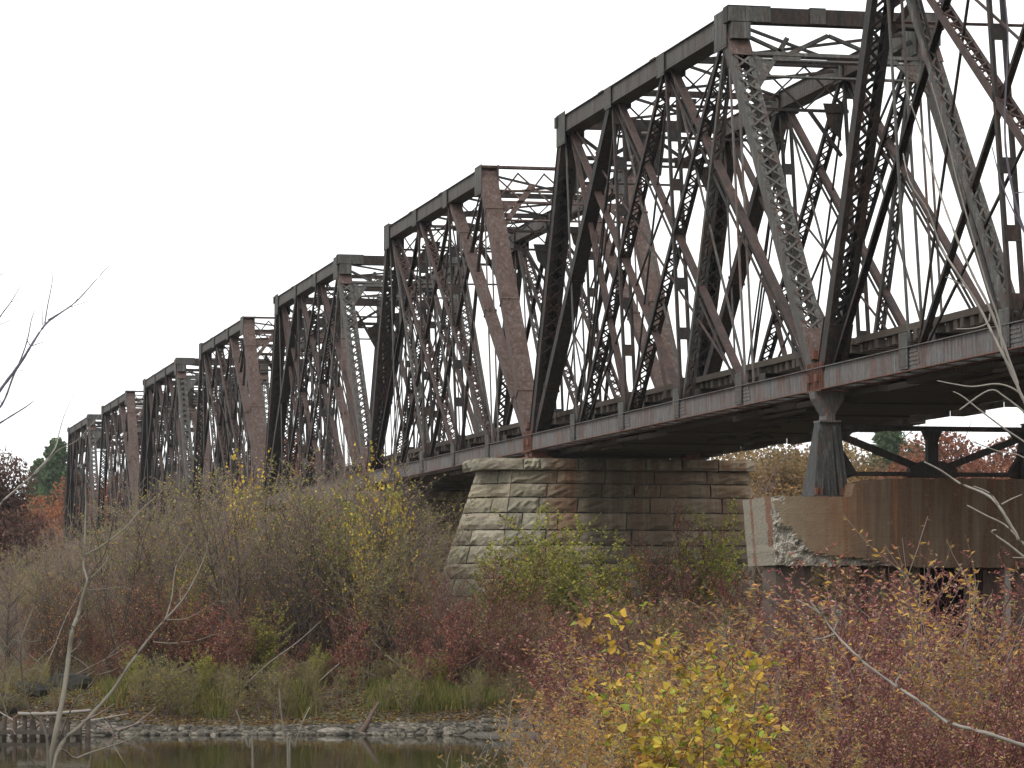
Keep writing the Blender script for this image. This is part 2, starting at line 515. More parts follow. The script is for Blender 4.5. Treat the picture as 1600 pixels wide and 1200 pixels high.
COVF = 1
def make_span(kind, name='truss_span'):
    root = empty(name)
    rng = random.Random(3 if kind == 'lattice' else 4)
    for ti, x in enumerate((0.27, WD - .27)):
        T = lambda i: nodeT(i, x)
        B = lambda i: nodeB(i, x)
        # bottom chord: two deep channels with rusty lower flange, stay plates, rivets
        mb = MB(); fl = MB()
        y0, y1 = 0.02, SPAN - .02
        for sg in (-1, 1):
            xx = x + sg * .235
            mb.box(xx - .015, xx + .015, y0, y1, ZB + .02, ZB + .48)
            fl.box(min(xx, xx + sg * .10), max(xx, xx + sg * .10), y0, y1, ZB - .004, ZB + .017)
            mb.box(min(xx, xx + sg * .08), max(xx, xx + sg * .08), y0, y1, ZB + .483, ZB + .503)
            for z in (ZB + .075, ZB + .43):
                rivet_line(mb, (xx + sg * .016, y0 + .1, z), (xx + sg * .016, y1 - .1, z), (sg, 0, 0), .2, .017)
        for i in range(1, NP):                                   # splice packs near the panel points
            for sg in (-1, 1):
                for j in range(4):
                    zz = ZB + .12 + j * .085
                    xx = x + sg * (.252 + .006)
                    yy = B(i).y - .9 + j * .05
                    mb.box(xx - .006, xx + .006, yy, yy + 1.15 - .1 * j, zz, zz + .055)
        k = 0
        y = .5
        while y < SPAN - .5:
            mb.box(x - .22, x + .22, y, y + .3, ZB + .025, ZB + .04)
            y += 1.1
        bc = mb.build('bottom_chord', M['chord'], root)
        fl.build('lower_flange', M['flange'], bc)
        # top chord: riveted box with an overhanging cover plate
        mb = MB()
        a, b2 = T(1) + Vector((0, -.35, 0)), T(4) + Vector((0, .3, 0))
        if kind == 'plate': a = T(1) + Vector((0, -.1, 0))
        mb.box(x - .24, x + .24, a.y, b2.y, a.z - .22, a.z + .22)
        mb.box(x - .30, x + .30, a.y - .06, b2.y + .06, a.z + .223, a.z + .245)
        mb.box(x - .27, x + .27, a.y, b2.y, a.z - .243, a.z - .223)
        for sg in (-1, 1):
            for z in (-.17, .17):
                rivet_line(mb, (x + sg * .24, a.y + .1, a.z + z), (x + sg * .24, b2.y - .1, a.z + z), (sg, 0, 0), .2, .018)
        for i in (2, 3):                                          # cover splices
            mb.box(x - .31, x + .31, T(i).y + .5, T(i).y + 1.1, a.z + .247, a.z + .262)
        mb.build('top_chord', M['chord_top'], root)
        # gusset plates
        for i, c, w_, h_ in [(i, T(i) - Vector((0, 0, .12)), 1.1, .95) for i in (1, 4)] + [(i, T(i) - Vector((0, 0, .05)), .75, .6) for i in (2, 3)] + [(i, B(i) + Vector((0, 0, .16)), .55, .75) for i in range(1, NP)]:
            for sd2 in (-1, 1):
                mb = MB(); gusset(mb, c, w_, h_, x, sd2); mb.build('gusset_plate', M['lace'], root)
        # web members
        def member(fn, p, q, nm, mt, **kw):
            mb = MB(); fn(mb, p, q, **kw)
            return mb.build(nm, M[mt], root)
        if kind == 'lattice':
            bp = []
            ep = member(m_laceX, B(0), T(1), 'end_post', 'lace', bp=bp)
            for q_ in bp: q_.build('batten_plate', M['plate'], ep)
            member(m_laceX, B(5), T(4), 'end_post', 'dark', cover=COVF)
            member(m_bar, T(2), B(0) + Vector((0, .25, 0)), 'diagonal', 'redbar', w=.19)
            member(m_plate, B(5) - Vector((0, .1, 0)), T(3), 'strut', 'dark', w=.40, d=.30)
        else:
            member(m_plate, B(0), T(1) + Vector((0, -.02, .2)), 'end_post', 'plate', w=.56, d=.36)
            member(m_laceX, B(5), T(4), 'end_post', 'dark')
            member(m_plate, T(2), B(0) + Vector((0, .3, 0)), 'strut', 'plate', w=.36, d=.26)
            member(m_bar, B(5) - Vector((0, .1, 0)), T(3), 'strut', 'dark', w=.15)
        member(m_pair, T(1), B(1), 'hanger', 'chord', w=.2)
        member(m_pair, T(4), B(4), 'hanger', 'lace', w=.3)
        if kind == 'lattice':
            member(m_bar, T(3), B(1), 'diagonal', 'redbar', w=.17)
            member(m_bar, T(4), B(2), 'diagonal', 'redbar', w=.19)
            member(m_bar, T(4), B(3), 'diagonal', 'redbar', w=.13)
            member(m_pair, T(3) + Vector((0, .45, 0)), B(1) + Vector((0, .5, 0)), 'eyebar', 'dark', w=.12, d=.07)
            member(m_pair, T(2) + Vector((0, .5, 0)), B(0) + Vector((0, .9, 0)), 'eyebar', 'dark', w=.12, d=.07)
            member(m_pair, T(3) - Vector((0, .4, 0)), B(4) + Vector((0, .3, 0)), 'eyebar', 'dark', w=.16, d=.07)
            member(m_laceZ, T(1), B(3), 'laced_diagonal', 'dark')
            member(m_laceZ, T(2), B(4), 'laced_diagonal', 'dark')
            member(m_laceZ, T(1), B(2), 'laced_diagonal', 'lace', w=.26)
        else:
            member(m_laceZ, T(3), B(1), 'laced_diagonal', 'redbar')
            member(m_laceZ, T(4), B(2), 'laced_diagonal', 'redbar')
            member(m_laceZ, T(4), B(3), 'laced_diagonal', 'lace', w=.24)
            member(m_bar, T(1), B(3), 'diagonal', 'dark', w=.13)
            member(m_bar, T(2), B(4), 'diagonal', 'dark', w=.13)
            member(m_bar, T(1), B(2), 'diagonal', 'dark', w=.11)
            member(m_pair, T(2) + Vector((0, .5, 0)), B(1) + Vector((0, .5, 0)), 'eyebar', 'dark', w=.14, d=.07)
            member(m_pair, T(4) - Vector((0, .4, 0)), B(3) + Vector((0, .5, 0)), 'eyebar', 'dark', w=.14, d=.07)
        member(m_batten, T(2), B(2), 'post', 'dark')
        member(m_batten, T(3), B(3), 'post', 'dark')
        member(m_rod, T(4) - Vector((0, .3, 0)), B(1) + Vector((0, .2, 0)), 'counter_rod', 'redbar', w=.045)
        member(m_rod, T(1) + Vector((0, .3, 0)), B(4) - Vector((0, .2, 0)), 'counter_rod', 'dark', w=.05)
        member(m_rod, T(2), B(1), 'counter_rod', 'lace')
        member(m_rod, T(3), B(2), 'counter_rod', 'lace')
        member(m_rod, T(2), B(3), 'counter_rod', 'dark')
        member(m_rod, T(3), B(4), 'counter_rod', 'dark')
        # pin blocks at the ends
        for e in (0, 5):
            mb = MB()
            c = B(e)
            mb.box(x - .33, x + .33, c.y - .28, c.y + .28, ZB - .03, ZB - .008)
            for j in range(5):
                yy = c.y - .24 + j * .12
                mb.box(x - .30, x - .252, yy - .02, yy + .02, ZB + .03, ZB + .62)
                mb.box(x + .252, x + .30, yy - .02, yy + .02, ZB + .03, ZB + .62)
            mb.beam(c - XA * .36, c + XA * .36, .16, .16, Vector((0, 0, 1)))
            mb.beam(c + Vector((-.25, 0, .55)), c + Vector((.25, 0, .55)), .2, .2, Vector((0, 0, 1)))
            mb.build('pin_bearing', M['flange'], root)
    xl, xr = .27, WD - .27
    up = Vector((0, 0, 1))
    # portals lie in the slope of the end posts
    for e, ti, bi in ((0, 1, 0), (1, 4, 5)):
        mb = MB()
        t0 = nodeT(ti, xl); t1 = nodeT(ti, xr)
        sl = (nodeB(bi, xl) - t0).normalized()
        X_ = lambda u, s: t0 + XA * u + sl * s
        Wt = xr - xl
        dd = Vector((0, 1, 0))
        nrm = sl.cross(XA)
        if kind == 'lattice':
            # deep box strut above the chords
            ms = MB()
            if e == 0:
                ms.box(xl - .35, xr + .35, t0.y - .80, t0.y - .42, t0.z - .02, t0.z + .36)
                for u0, u1 in ((-.33, .75), (1.75, 2.15), (Wt - .75, Wt + .33)):
                    mb.box(xl + u0, xl + u1, t0.y - .83, t0.y - .803, t0.z + .0, t0.z + .39)
                    mb.box(xl + u0, xl + u1, t0.y - .83, t0.y - .40, t0.z + .363, t0.z + .39)
                for u0 in (-.24, Wt - .24):
                    mb.box(xl + u0, xl + u0 + .48, t0.y - .84, t0.y - .36, t0.z - .42, t0.z - .023)
            else:
                ms.box(xl - .35, xr + .35, t0.y + .32, t0.y + .6, t0.z - .02, t0.z + .30)
            ms.build('portal_strut', M['dark'], root)
            mb.beam(X_(.2, .98), X_(Wt - .2, .98), .10, .12, nrm)
            mb.beam(X_(.2, 1.18), X_(Wt - .2, 1.18), .08, .06, nrm)
            mb.beam(X_(.2, 1.75), X_(Wt - .2, 1.75), .05, .06, nrm)
            ds = [.15, 1.25, 2.43, 3.6, Wt - .15]
            for i in range(4):
                lo = i % 2 == 0
                mb.beam(X_(ds[i], .95 if not lo else .2), X_(ds[i + 1], .2 if not lo else .95), .05, .11, nrm)
            for c in (1.25, 3.6):
                q = [X_(c - .34, .88), X_(c + .34, .88), X_(c + .28, 1.16), X_(c - .28, 1.16)]
                mb.prism(q, nrm * .03)
            for c in (.0, Wt):
                sg = 1 if c == 0 else -1
                mb.beam(X_(c + sg * .2, 2.25), X_(c + sg * 1.35, .35), .05, .12, nrm)
                q = [X_(c + sg * .2, .9), X_(c + sg * .75, 1.25), X_(c + sg * .5, 1.9), X_(c + sg * .2, 1.95)]
                mb.prism(q, nrm * .03)
            if e == 1:
                q = [X_(Wt / 2 - .45, .1), X_(Wt / 2 + .45, .1), X_(Wt / 2 + .45, 1.4), X_(Wt / 2 - .45, 1.4)]
                mb.prism(q, nrm * .22)
            nm, mt = 'portal_frame', 'lace'
        else:
            mb.box(xl - .3, xr + .3, t0.y - .34, t0.y - .02, t0.z + .27, t0.z + .35)
            mb.beam(X_(.2, .62), X_(Wt - .2, .62), .05, .07, nrm)
            mb.beam(X_(.2, 1.15), X_(Wt - .2, 1.15), .05, .09, nrm)
            mb.beam(X_(.2, 2.0), X_(Wt - .2, 1.95), .05, .06, nrm)
            n = 5
            for i in range(n):
                u0 = .2 + (Wt - .4) * i / n; u1 = .2 + (Wt - .4) * (i + 1) / n
                mb.beam(X_(u0, -.2), X_(u1, 1.12), .03, .05, nrm)
                mb.beam(X_(u1, -.2), X_(u0, 1.12), .03, .05, nrm, 0.04)
            for c, sg in ((0, 1), (Wt, -1)):
                mb.beam(X_(c + sg * .25, 2.3), X_(c + sg * 1.5, .3), .05, .17, nrm)
                q = [X_(c + sg * .2, 1.2), X_(c + sg * .9, 1.2), X_(c + sg * .3, 1.7), X_(c + sg * .2, 2.2)]
                mb.prism(q, nrm * .02)
            nm, mt = 'portal_frame', 'plate'
        mb.build(nm, M[mt], root)
    # sway frames at the inner top nodes, struts and top laterals
    for i in (2, 3):
        mb = MB()
        t0 = nodeT(i, xl)
        mb.box(xl, xr, t0.y - .1, t0.y + .1, t0.z + .05, t0.z + .21)
        mb.box(xl, xr, t0.y - .04, t0.y + .04, t0.z - 1.15, t0.z - 1.07)
        n = 4
        Wt = xr - xl
        for k in range(n):
            u0 = xl + Wt * k / n; u1 = xl + Wt * (k + 1) / n
            mb.beam((u0, t0.y, t0.z + .05), (u1, t0.y, t0.z - 1.1), .05, .04, dvec * 0 + Vector((0, 1, 0)))
            mb.beam((u1, t0.y + .05, t0.z + .05), (u0, t0.y + .05, t0.z - 1.1), .05, .04, Vector((0, 1, 0)))
        for c, sg in ((xl, 1), (xr, -1)):
            mb.beam((c + sg * .2, t0.y, t0.z - 2.3), (c + sg * 1.1, t0.y, t0.z - 1.1), .06, .10, Vector((0, 1, 0)))
            q = [Vector((c + sg * .2, t0.y, t0.z - .9)), Vector((c + sg * .7, t0.y, t0.z - .9)), Vector((c + sg * .55, t0.y, t0.z - 1.5)), Vector((c + sg * .2, t0.y, t0.z - 1.9))]
            mb.prism(q, Vector((0, .02, 0)))
        mb.build('sway_frame', M['dark'], root)
    mb = MB()
    for i in (1, 2, 3):
        a, b2 = nodeT(i, xl), nodeT(i + 1, xr)
        mb.beam(a + up * .1, b2 + up * .1, .07, .07, up)
        a, b2 = nodeT(i, xr), nodeT(i + 1, xl)
        mb.beam(a + up * .02, b2 + up * .02, .07, .07, up)
    mb.build('top_lateral_bracing', M['dark'], root)
    # floor system
    for i in range(0, NP + 1):
        mb = MB()
        yb = nodeB(i, 0).y
        mb.box(.62, WD - .62, yb - .015, yb + .015, ZB + .05, ZB + .80)
        mb.box(.62, WD - .62, yb - .13, yb + .13, ZB + .803, ZB + .823)
        mb.box(.62, WD - .62, yb - .13, yb + .13, ZB + .027, ZB + .047)
        mb.build('floor_beam', M['dark'], root)
    for xx in (1.5, 1.95, WD - 1.95, WD - 1.5):
        mb = MB()
        mb.box(xx - .012, xx + .012, .1, SPAN - .1, ZB + .22, ZB + .79)
        mb.box(xx - .11, xx + .11, .1, SPAN - .1, ZB + .826, ZB + .845)
        mb.build('stringer', M['dark'], root)
    ntie = int(SPAN / .55)
    proto = None
    for k in range(ntie):
        if proto is None:
            mb = MB(); mb.box(-1.75, 1.75, -.11, .11, 0, .2)
            proto = mb.build('tie', M['tie'], root); t = proto
        else:
            t = proto.copy(); COL.objects.link(t)
        t.location = (WD / 2 + rng.uniform(-.08, .08), .3 + k * .55 + rng.uniform(-.05, .05), ZB + .85)
        t.rotation_euler = (0, 0, rng.uniform(-.03, .03))
    # plank walk of rotten boards hung under the floor, ragged far edge
    mb = MB()
    y = .1
    while y < SPAN - .3:
        ln = rng.uniform(.9, 3.2)
        e_ = min(SPAN - .02, y + ln)
        r1 = WD + rng.uniform(-.35, .45)
        mb.box(.66 + rng.uniform(0, .4), WD - .66, y, e_ - .03, ZB - .06 - rng.uniform(0, .07), ZB + .018)
        mb.box(WD - .05, r1, y, e_ - .03, ZB - .14 - rng.uniform(0, .05), ZB - .02)
        y = e_
    for k in range(9):                                            # loose boards that hang lower
        y = rng.uniform(1, SPAN - 4); u = rng.uniform(.8, 4.2)
        mb.box(u, u + .22, y, y + rng.uniform(1.5, 3.5), ZB - .2, ZB - .135)
    mb.build('underdeck_planks', M['tie'], root)
    mb = MB()
    for xx in (1.0, WD - 1.0):
        mb.box(xx - .1, xx + .1, .1, SPAN - .1, ZB + 1.053, ZB + 1.2)
    mb.build('guard_timber', M['tie'], root)
    return root

span_lat = make_span('lattice')
span_pl = make_span('plate')
labels = {
    0: 'nearest rusty truss span running out of the top right corner of the photo',
    1: 'truss span with latticed grey end posts between the steel bent and nearest stone pier',
    2: 'truss span whose solid brown plate end posts rise from the nearest stone pier',
    3: 'third truss span beyond the nearest stone pier with latticed end post at its near end',
    4: 'mid distance truss span with solid brown end posts rising above the yellow leafed saplings',
    5: 'distant truss span with grey latticed end post above the bare thicket',
    6: 'next to last truss span at far left with solid brown end posts',
    7: 'farthest truss span ending in a dark post beside the red tree at left',
}
first = {'l': span_lat, 'p': span_pl}
used = {'l': False, 'p': False}
for k in range(0, 8):
    key = 'l' if k % 2 == 1 else 'p'
    if not used[key]:
        o = first[key]; used[key] = True
    else:
        o = copy_tree(first[key])
    o.location = joint(k)
    o.rotation_euler = (0, 0, BRZ)
    tag(o, labels[k], 'bridge span', 'truss spans of the railway bridge')

# ------------------------------------------------------------------ stone piers
def stone_mat(name):
    m = NM(name, 0.92)
    v = m.coord('Object')
    sx = m.n('ShaderNodeSeparateXYZ'); m.l(v, sx.inputs[0])
    n1 = m.noise(v, .9, 8, .7, .4); n2 = m.noise(v, 11, 6, .7)
    n4 = m.noise(m.coord('Object', (1, 1, 5)), 5, 5, .7)
    at = m.n('ShaderNodeAttribute', attribute_name='Col')
    c = m.mix(m.ramp(n1, [(.35, 0.0), (.68, 1.0)]), (.345, .31, .24), (.22, .195, .145))
    c = m.mix(m.ramp(n2, [(.45, 0.0), (.8, .7)]), c, (.09, .085, .075))
    c = m.mix(m.ramp(n4, [(.56, 0.0), (.66, .45)]), c, (.075, .075, .065))
    # water and rust runs below the trusses and floor: stripes along local x, streaked down
    st = m.noise(m.coord('Object', (1.5, 1, .07)), 1.7, 7, .68)
    x = m.math('ADD', sx.outputs[0], m.math('MULTIPLY_ADD', n2, .5, -.25))
    run = m.ramp(m.math('MULTIPLY', m.math('ADD', x, 2), .1), [(.21, 0.0), (.26, 1.0), (.315, 1.0), (.345, 0.0)])
    run2 = m.ramp(m.math('MULTIPLY', m.math('ADD', x, 2), .1), [(.42, 0.0), (.5, .45), (.70, .35), (.80, .8), (.90, .6)])
    zf = m.ramp(m.math('MULTIPLY', sx.outputs[2], .125), [(.38, 0.0), (.72, 1.0)])
    damp = m.ramp(m.math('MULTIPLY', m.math('ADD', x, 2), .1), [(.30, 0.0), (.37, 1.0), (.82, 1.0), (.9, .3)])
    c = m.mix(m.math('MULTIPLY', m.math('MULTIPLY', damp, m.ramp(st, [(.30, 0.3), (.52, .95)])), m.math('MULTIPLY_ADD', zf, .6, .4)), c, (.105, .082, .058))
    c = m.mix(m.math('MULTIPLY', m.math('MULTIPLY', m.math('ADD', run, m.math('MULTIPLY', run2, .7)), m.ramp(st, [(.35, .15), (.6, .8)])), zf), c, (.19, .080, .034))
    # moss low down
    c = m.mix(m.math('MULTIPLY', m.ramp(m.math('MULTIPLY', sx.outputs[2], .125), [(.35, .55), (.85, 0.0)]), m.ramp(n1, [(.4, 0.2), (.7, 1.0)])), c, (.085, .092, .068))
    c = m.mix(1.0, c, at.outputs['Color'], 'MULTIPLY')
    m.color(c)
    m.bump(n2, .7, .03)
    return m.m
M['stone'] = stone_mat('pier_limestone')

class StoneB:
    def __init__(s, seed):
        s.v = []; s.f = []; s.c = []; s.r = random.Random(seed)
    def block(s, A, B, C, D, N, rough=.035, gap=.019, nx=8, nz=4, back=.25):
        """rock-faced block on the quad A B (bottom) D C (top), outward normal N"""
        r = s.r
        g = .70 + r.random() * .5
        tint = (g * r.uniform(.96, 1.05), g, g * r.uniform(.92, 1.02))
        n0 = len(s.v)
        U = (B - A); Lu = U.length; Wv = (C - A); Lw = Wv.length
        bulge = r.uniform(.3, 1.1)
        for j in range(nz + 1):
            for i in range(nx + 1):
                a = i / nx; b = j / nz
                a = gap / Lu + a * (1 - 2 * gap / Lu); b = gap / Lw + b * (1 - 2 * gap / Lw)
                p = (A * (1 - a) + B * a) * (1 - b) + (C * (1 - a) + D * a) * b
                edge = i in (0, nx) or j in (0, nz)
                o = r.uniform(-.012, 0.0) if edge else rough * bulge * r.uniform(.1, 2.0)
                if edge:
                    p = p + Vector((r.uniform(-.012, .012), 0, r.uniform(-.012, .012)))
                s.v.append(p + N * o); s.c.append(tint)
        W_ = nx + 1
        for j in range(nz):
            for i in range(nx):
                s.f.append((n0 + j * W_ + i, n0 + j * W_ + i + 1, n0 + (j + 1) * W_ + i + 1, n0 + (j + 1) * W_ + i))
        # sides back into the wall
        ring = [i for i in range(W_)] + [j * W_ + nx for j in range(1, nz + 1)] + [nz * W_ + i for i in range(nx - 1, -1, -1)] + [j * W_ for j in range(nz - 1, 0, -1)]
        m0 = len(s.v)
        for q in ring:
            s.v.append(s.v[n0 + q] - N * back); s.c.append(tuple(t * .6 for t in tint))
        K = len(ring)
        for q in range(K):
            a = n0 + ring[q]; b = n0 + ring[(q + 1) % K]
            s.f.append((b, a, m0 + q, m0 + (q + 1) % K))
    def build(s, name, parent):
        return mesh_np(name, [tuple(p) for p in s.v], s.f, None, [M['stone']], col=np.array(s.c), parent=parent)

m = NM('mortar', .95); m.color((.05, .046, .04)); M['mortar'] = m.m

def make_pier(name, seed):
    """local x across (0 = near truss), y along, z = world z"""
    root = empty(name)
    top, bot = 7.36, -.8
    def plan(z):
        h = top - z
        return [Vector((-1.62 - .34 * h, 0, z)), Vector((-.72 - .14 * h, -1.1 - .045 * h, z)), Vector((6.75 + .03 * h, -1.1 - .045 * h, z)),
                Vector((6.75 + .03 * h, 1.1 + .045 * h, z)), Vector((-.72 - .14 * h, 1.1 + .045 * h, z))]
    sb = StoneB(seed)
    rng = random.Random(seed)
    z = top
    hs = [.40, .42, .47, .52, .47, .54, .46, .55, .5, .52, .5, .56, .5, .52, .5, .56]
    for ci, h in enumerate(hs):
        z1 = z; z0 = z - h
        if z0 < bot: break
        pa, pb = plan(z0), plan(z1)
        for fi in range(5):
            A, B = pa[fi], pa[(fi + 1) % 5]
            C, D = pb[fi], pb[(fi + 1) % 5]
            U = B - A
            Nn = U.cross(C - A).normalized()
            if Nn.y * 0 + Nn.dot(Vector(((A.x + B.x) / 2 - 2.5, (A.y + B.y) / 2, 0))) < 0: Nn = -Nn
            L = U.length
            cuts = [0.0]
            x = rng.uniform(.5, 1.5)
            while x < L - .5:
                cuts.append(x / L); x += rng.uniform(.8, 2.3)
            cuts.append(1.0)
            for i in range(len(cuts) - 1):
                a, b = cuts[i], cuts[i + 1]
                sb.block(A.lerp(B, a), A.lerp(B, b), C.lerp(D, a), C.lerp(D, b), Nn, rough=.055)
        z = z0
    sb.build('masonry', root)
    # core behind the joints
    mb = MB()
    pa, pb = plan(z + .01), plan(top - .01)
    c = Vector((2.5, 0, 0))
    def shr(p): return Vector((p.x + (.25 if p.x < 0 else -.06), p.y * .93, p.z))
    pa = [shr(p) for p in pa]; pb = [shr(p) for p in pb]
    mb.v += [tuple(p) for p in pa + pb]
    for i in range(5):
        mb.f.append((i, (i + 1) % 5, 5 + (i + 1) % 5, 5 + i))
    for i in (1, 2, 3):
        mb.t.append((5, 5 + i, 6 + i)) if i < 4 else None
    mb.build('core', M['mortar'], root)
    # coping
    sb = StoneB(seed + 1)
    x0, x1, yy = -1.78, 6.92, 1.28
    z0, z1 = top + .004, 7.72
    cuts = [x0, -.42, -.35 + .45, 1.3, 2.15, 3.4, 4.55, 5.7, x1]
    Vv = Vector
    for i in range(len(cuts) - 1):
        a, b = cuts[i], cuts[i + 1]
        sb.block(Vv((a, -yy, z0)), Vv((b, -yy, z0)), Vv((a, -yy, z1)), Vv((b, -yy, z1)), Vv((0, -1, 0)), .05, back=.1)
        sb.block(Vv((b, yy, z0)), Vv((a, yy, z0)), Vv((b, yy, z1)), Vv((a, yy, z1)), Vv((0, 1, 0)), .05, back=.1)
        sb.block(Vv((a, -yy, z1)), Vv((b, -yy, z1)), Vv((a, yy, z1)), Vv((b, yy, z1)), Vv((0, 0, 1)), .012, back=.1)
        sb.block(Vv((a, yy, z0)), Vv((b, yy, z0)), Vv((a, -yy, z0)), Vv((b, -yy, z0)), Vv((0, 0, -1)), .0, back=.1)
    for xx, sg in ((x0, -1), (x1, 1)):
        for (ya, yb) in ((-yy, 0), (0, yy)):
            A = Vv((xx, yb if sg < 0 else ya, z0)); B = Vv((xx, ya if sg < 0 else yb, z0))
            sb.block(A, B, A + Vv((0, 0, z1 - z0)), B + Vv((0, 0, z1 - z0)), Vv((sg, 0, 0)), .05, back=.1)
    sb.build('coping', root)
    # bearing seats and shoes for both trusses
    for x in (.27, WD - .27):
        for y in (-.28, .28):
            mb = MB()
            mb.box(x - .38, x + .38, y - .26, y + .26, 7.735, 7.80)
            mb.box(x - .26, x + .26, y - .2, y + .2, 7.803, 7.945)
            mb.build('bearing_shoe', M['flange'], root)
    return root

pier = make_pier('stone_pier', 11)
plabels = {2: 'battered limestone pier with rust stains, the nearest and fully seen stone pier',
           3: 'second stone pier, mostly hidden behind the thicket just left of the nearest pier',
           4: 'third stone pier showing only its pale coping above the bare thicket',
           5: 'fourth stone pier from the camera buried in brush',
           6: 'fifth stone pier from the camera behind the thicket',
           7: 'sixth stone pier from the camera behind the thicket',
           8: 'farthest stone pier under the end of the bridge at left'}
for k in range(2, 9):
    o = pier if k == 2 else copy_tree(pier)
    o.location = joint(k); o.rotation_euler = (0, 0, BRZ)
    tag(o, plabels[k], 'bridge pier', 'stone piers of the railway bridge')

# ------------------------------------------------------------------ bent at the first joint: concrete cap on piles with a steel frame
def conc_mat():
    m = NM('stained_concrete', .9)
    v = m.coord('Object')
    sx = m.n('ShaderNodeSeparateXYZ'); m.l(v, sx.inputs[0])
    n1 = m.noise(v, 1.2, 8, .7, .5); n2 = m.noise(v, 18, 6, .75)
    st = m.noise(m.coord('Object', (2.2, .2, .12)), 2.6, 7, .65)
    base = m.mix(m.ramp(n1, [(.3, 0.0), (.7, 1.0)]), (.24, .19, .125), (.13, .10, .068))
    base = m.mix(m.ramp(n2, [(.5, 0.0), (.75, .45)]), base, (.09, .075, .055))
    x = m.math('ADD', sx.outputs[0], m.math('MULTIPLY_ADD', n1, .9, -.45))
    rx = m.ramp(m.math('MULTIPLY', m.math('ADD', x, 2), .1), [(.09, 0.0), (.17, .40), (.20, .8), (.26, .92), (1.0, .96)])
    rust = m.mix(m.ramp(m.math('ADD', m.math('MULTIPLY', st, .5), m.math('MULTIPLY', n2, .5)), [(.38, 0.0), (.6, 1.0)]), (.026, .0145, .0095), (.085, .042, .022))
    rust = m.mix(m.ramp(m.math('MULTIPLY', m.math('ADD', x, 2), .1), [(.22, 0.0), (.29, 1.0)]), m.mix(n2, (.085, .038, .018), (.17, .075, .032)), rust)
    c = m.mix(m.math('MULTIPLY', rx, m.ramp(st, [(.30, .45), (.55, 1.0)])), base, rust)
    pp = m.noise(v, 1.7, 7, .7)
    c = m.mix(m.math('MULTIPLY', m.ramp(pp, [(.60, 0.0), (.68, .5)]), m.ramp(n2, [(.4, 0.0), (.6, 1.0)])), c, (.20, .17, .13))
    zz = m.math('FRACT', m.math('MULTIPLY', m.math('ADD', sx.outputs[2], m.math('MULTIPLY', n1, .03)), 2.1))
    c = m.mix(m.ramp(zz, [(.0, .55), (.025, .0)]), c, (.03, .022, .016))
    # bright orange runs
    c = m.mix(m.math('MULTIPLY', m.ramp(st, [(.58, 0.0), (.66, .6)]), m.ramp(m.math('MULTIPLY', x, .25), [(-.0, .4), (.1, 1.0), (.30, 1.0), (.45, 0.1)])), c, (.26, .09, .03))
    # pale spalled corner carried as vertex colour
    at = m.n('ShaderNodeAttribute', attribute_name='Col')
    sp = m.n('ShaderNodeSeparateColor'); m.l(at.outputs['Color'], sp.inputs[0])
    agg = m.n('ShaderNodeTexVoronoi'); agg.inputs['Scale'].default_value = 26; m.l(v, agg.inputs['Vector'])
    pale = m.mix(m.ramp(agg.outputs['Distance'], [(.1, 0.0), (.6, 1.0)]), (.50, .46, .39), (.20, .18, .15))
    c = m.mix(m.ramp(sp.outputs[0], [(.3, 0.0), (.6, 1.0)]), c, pale)
    c = m.mix(m.ramp(sp.outputs[1], [(.3, 0.0), (.6, 1.0)]), c, m.mix(m.ramp(n2, [(.4, 0.0), (.7, 1.0)]), (.25, .22, .17), (.13, .112, .085)))
    c = m.mix(m.math('MULTIPLY', m.ramp(sp.outputs[2], [(.3, 0.0), (.6, .85)]), 1.0), c, (.15, .062, .034))
    m.color(c)
    m.bump(m.math('ADD', n2, agg.outputs['Distance']), .55, .02)
    return m.m
M['concrete'] = conc_mat()
root = empty('concrete_bent', joint(1), BRZ)
tag(root, 'rust stained concrete pier cap with a broken pale corner carrying a black steel frame', 'bridge bent')
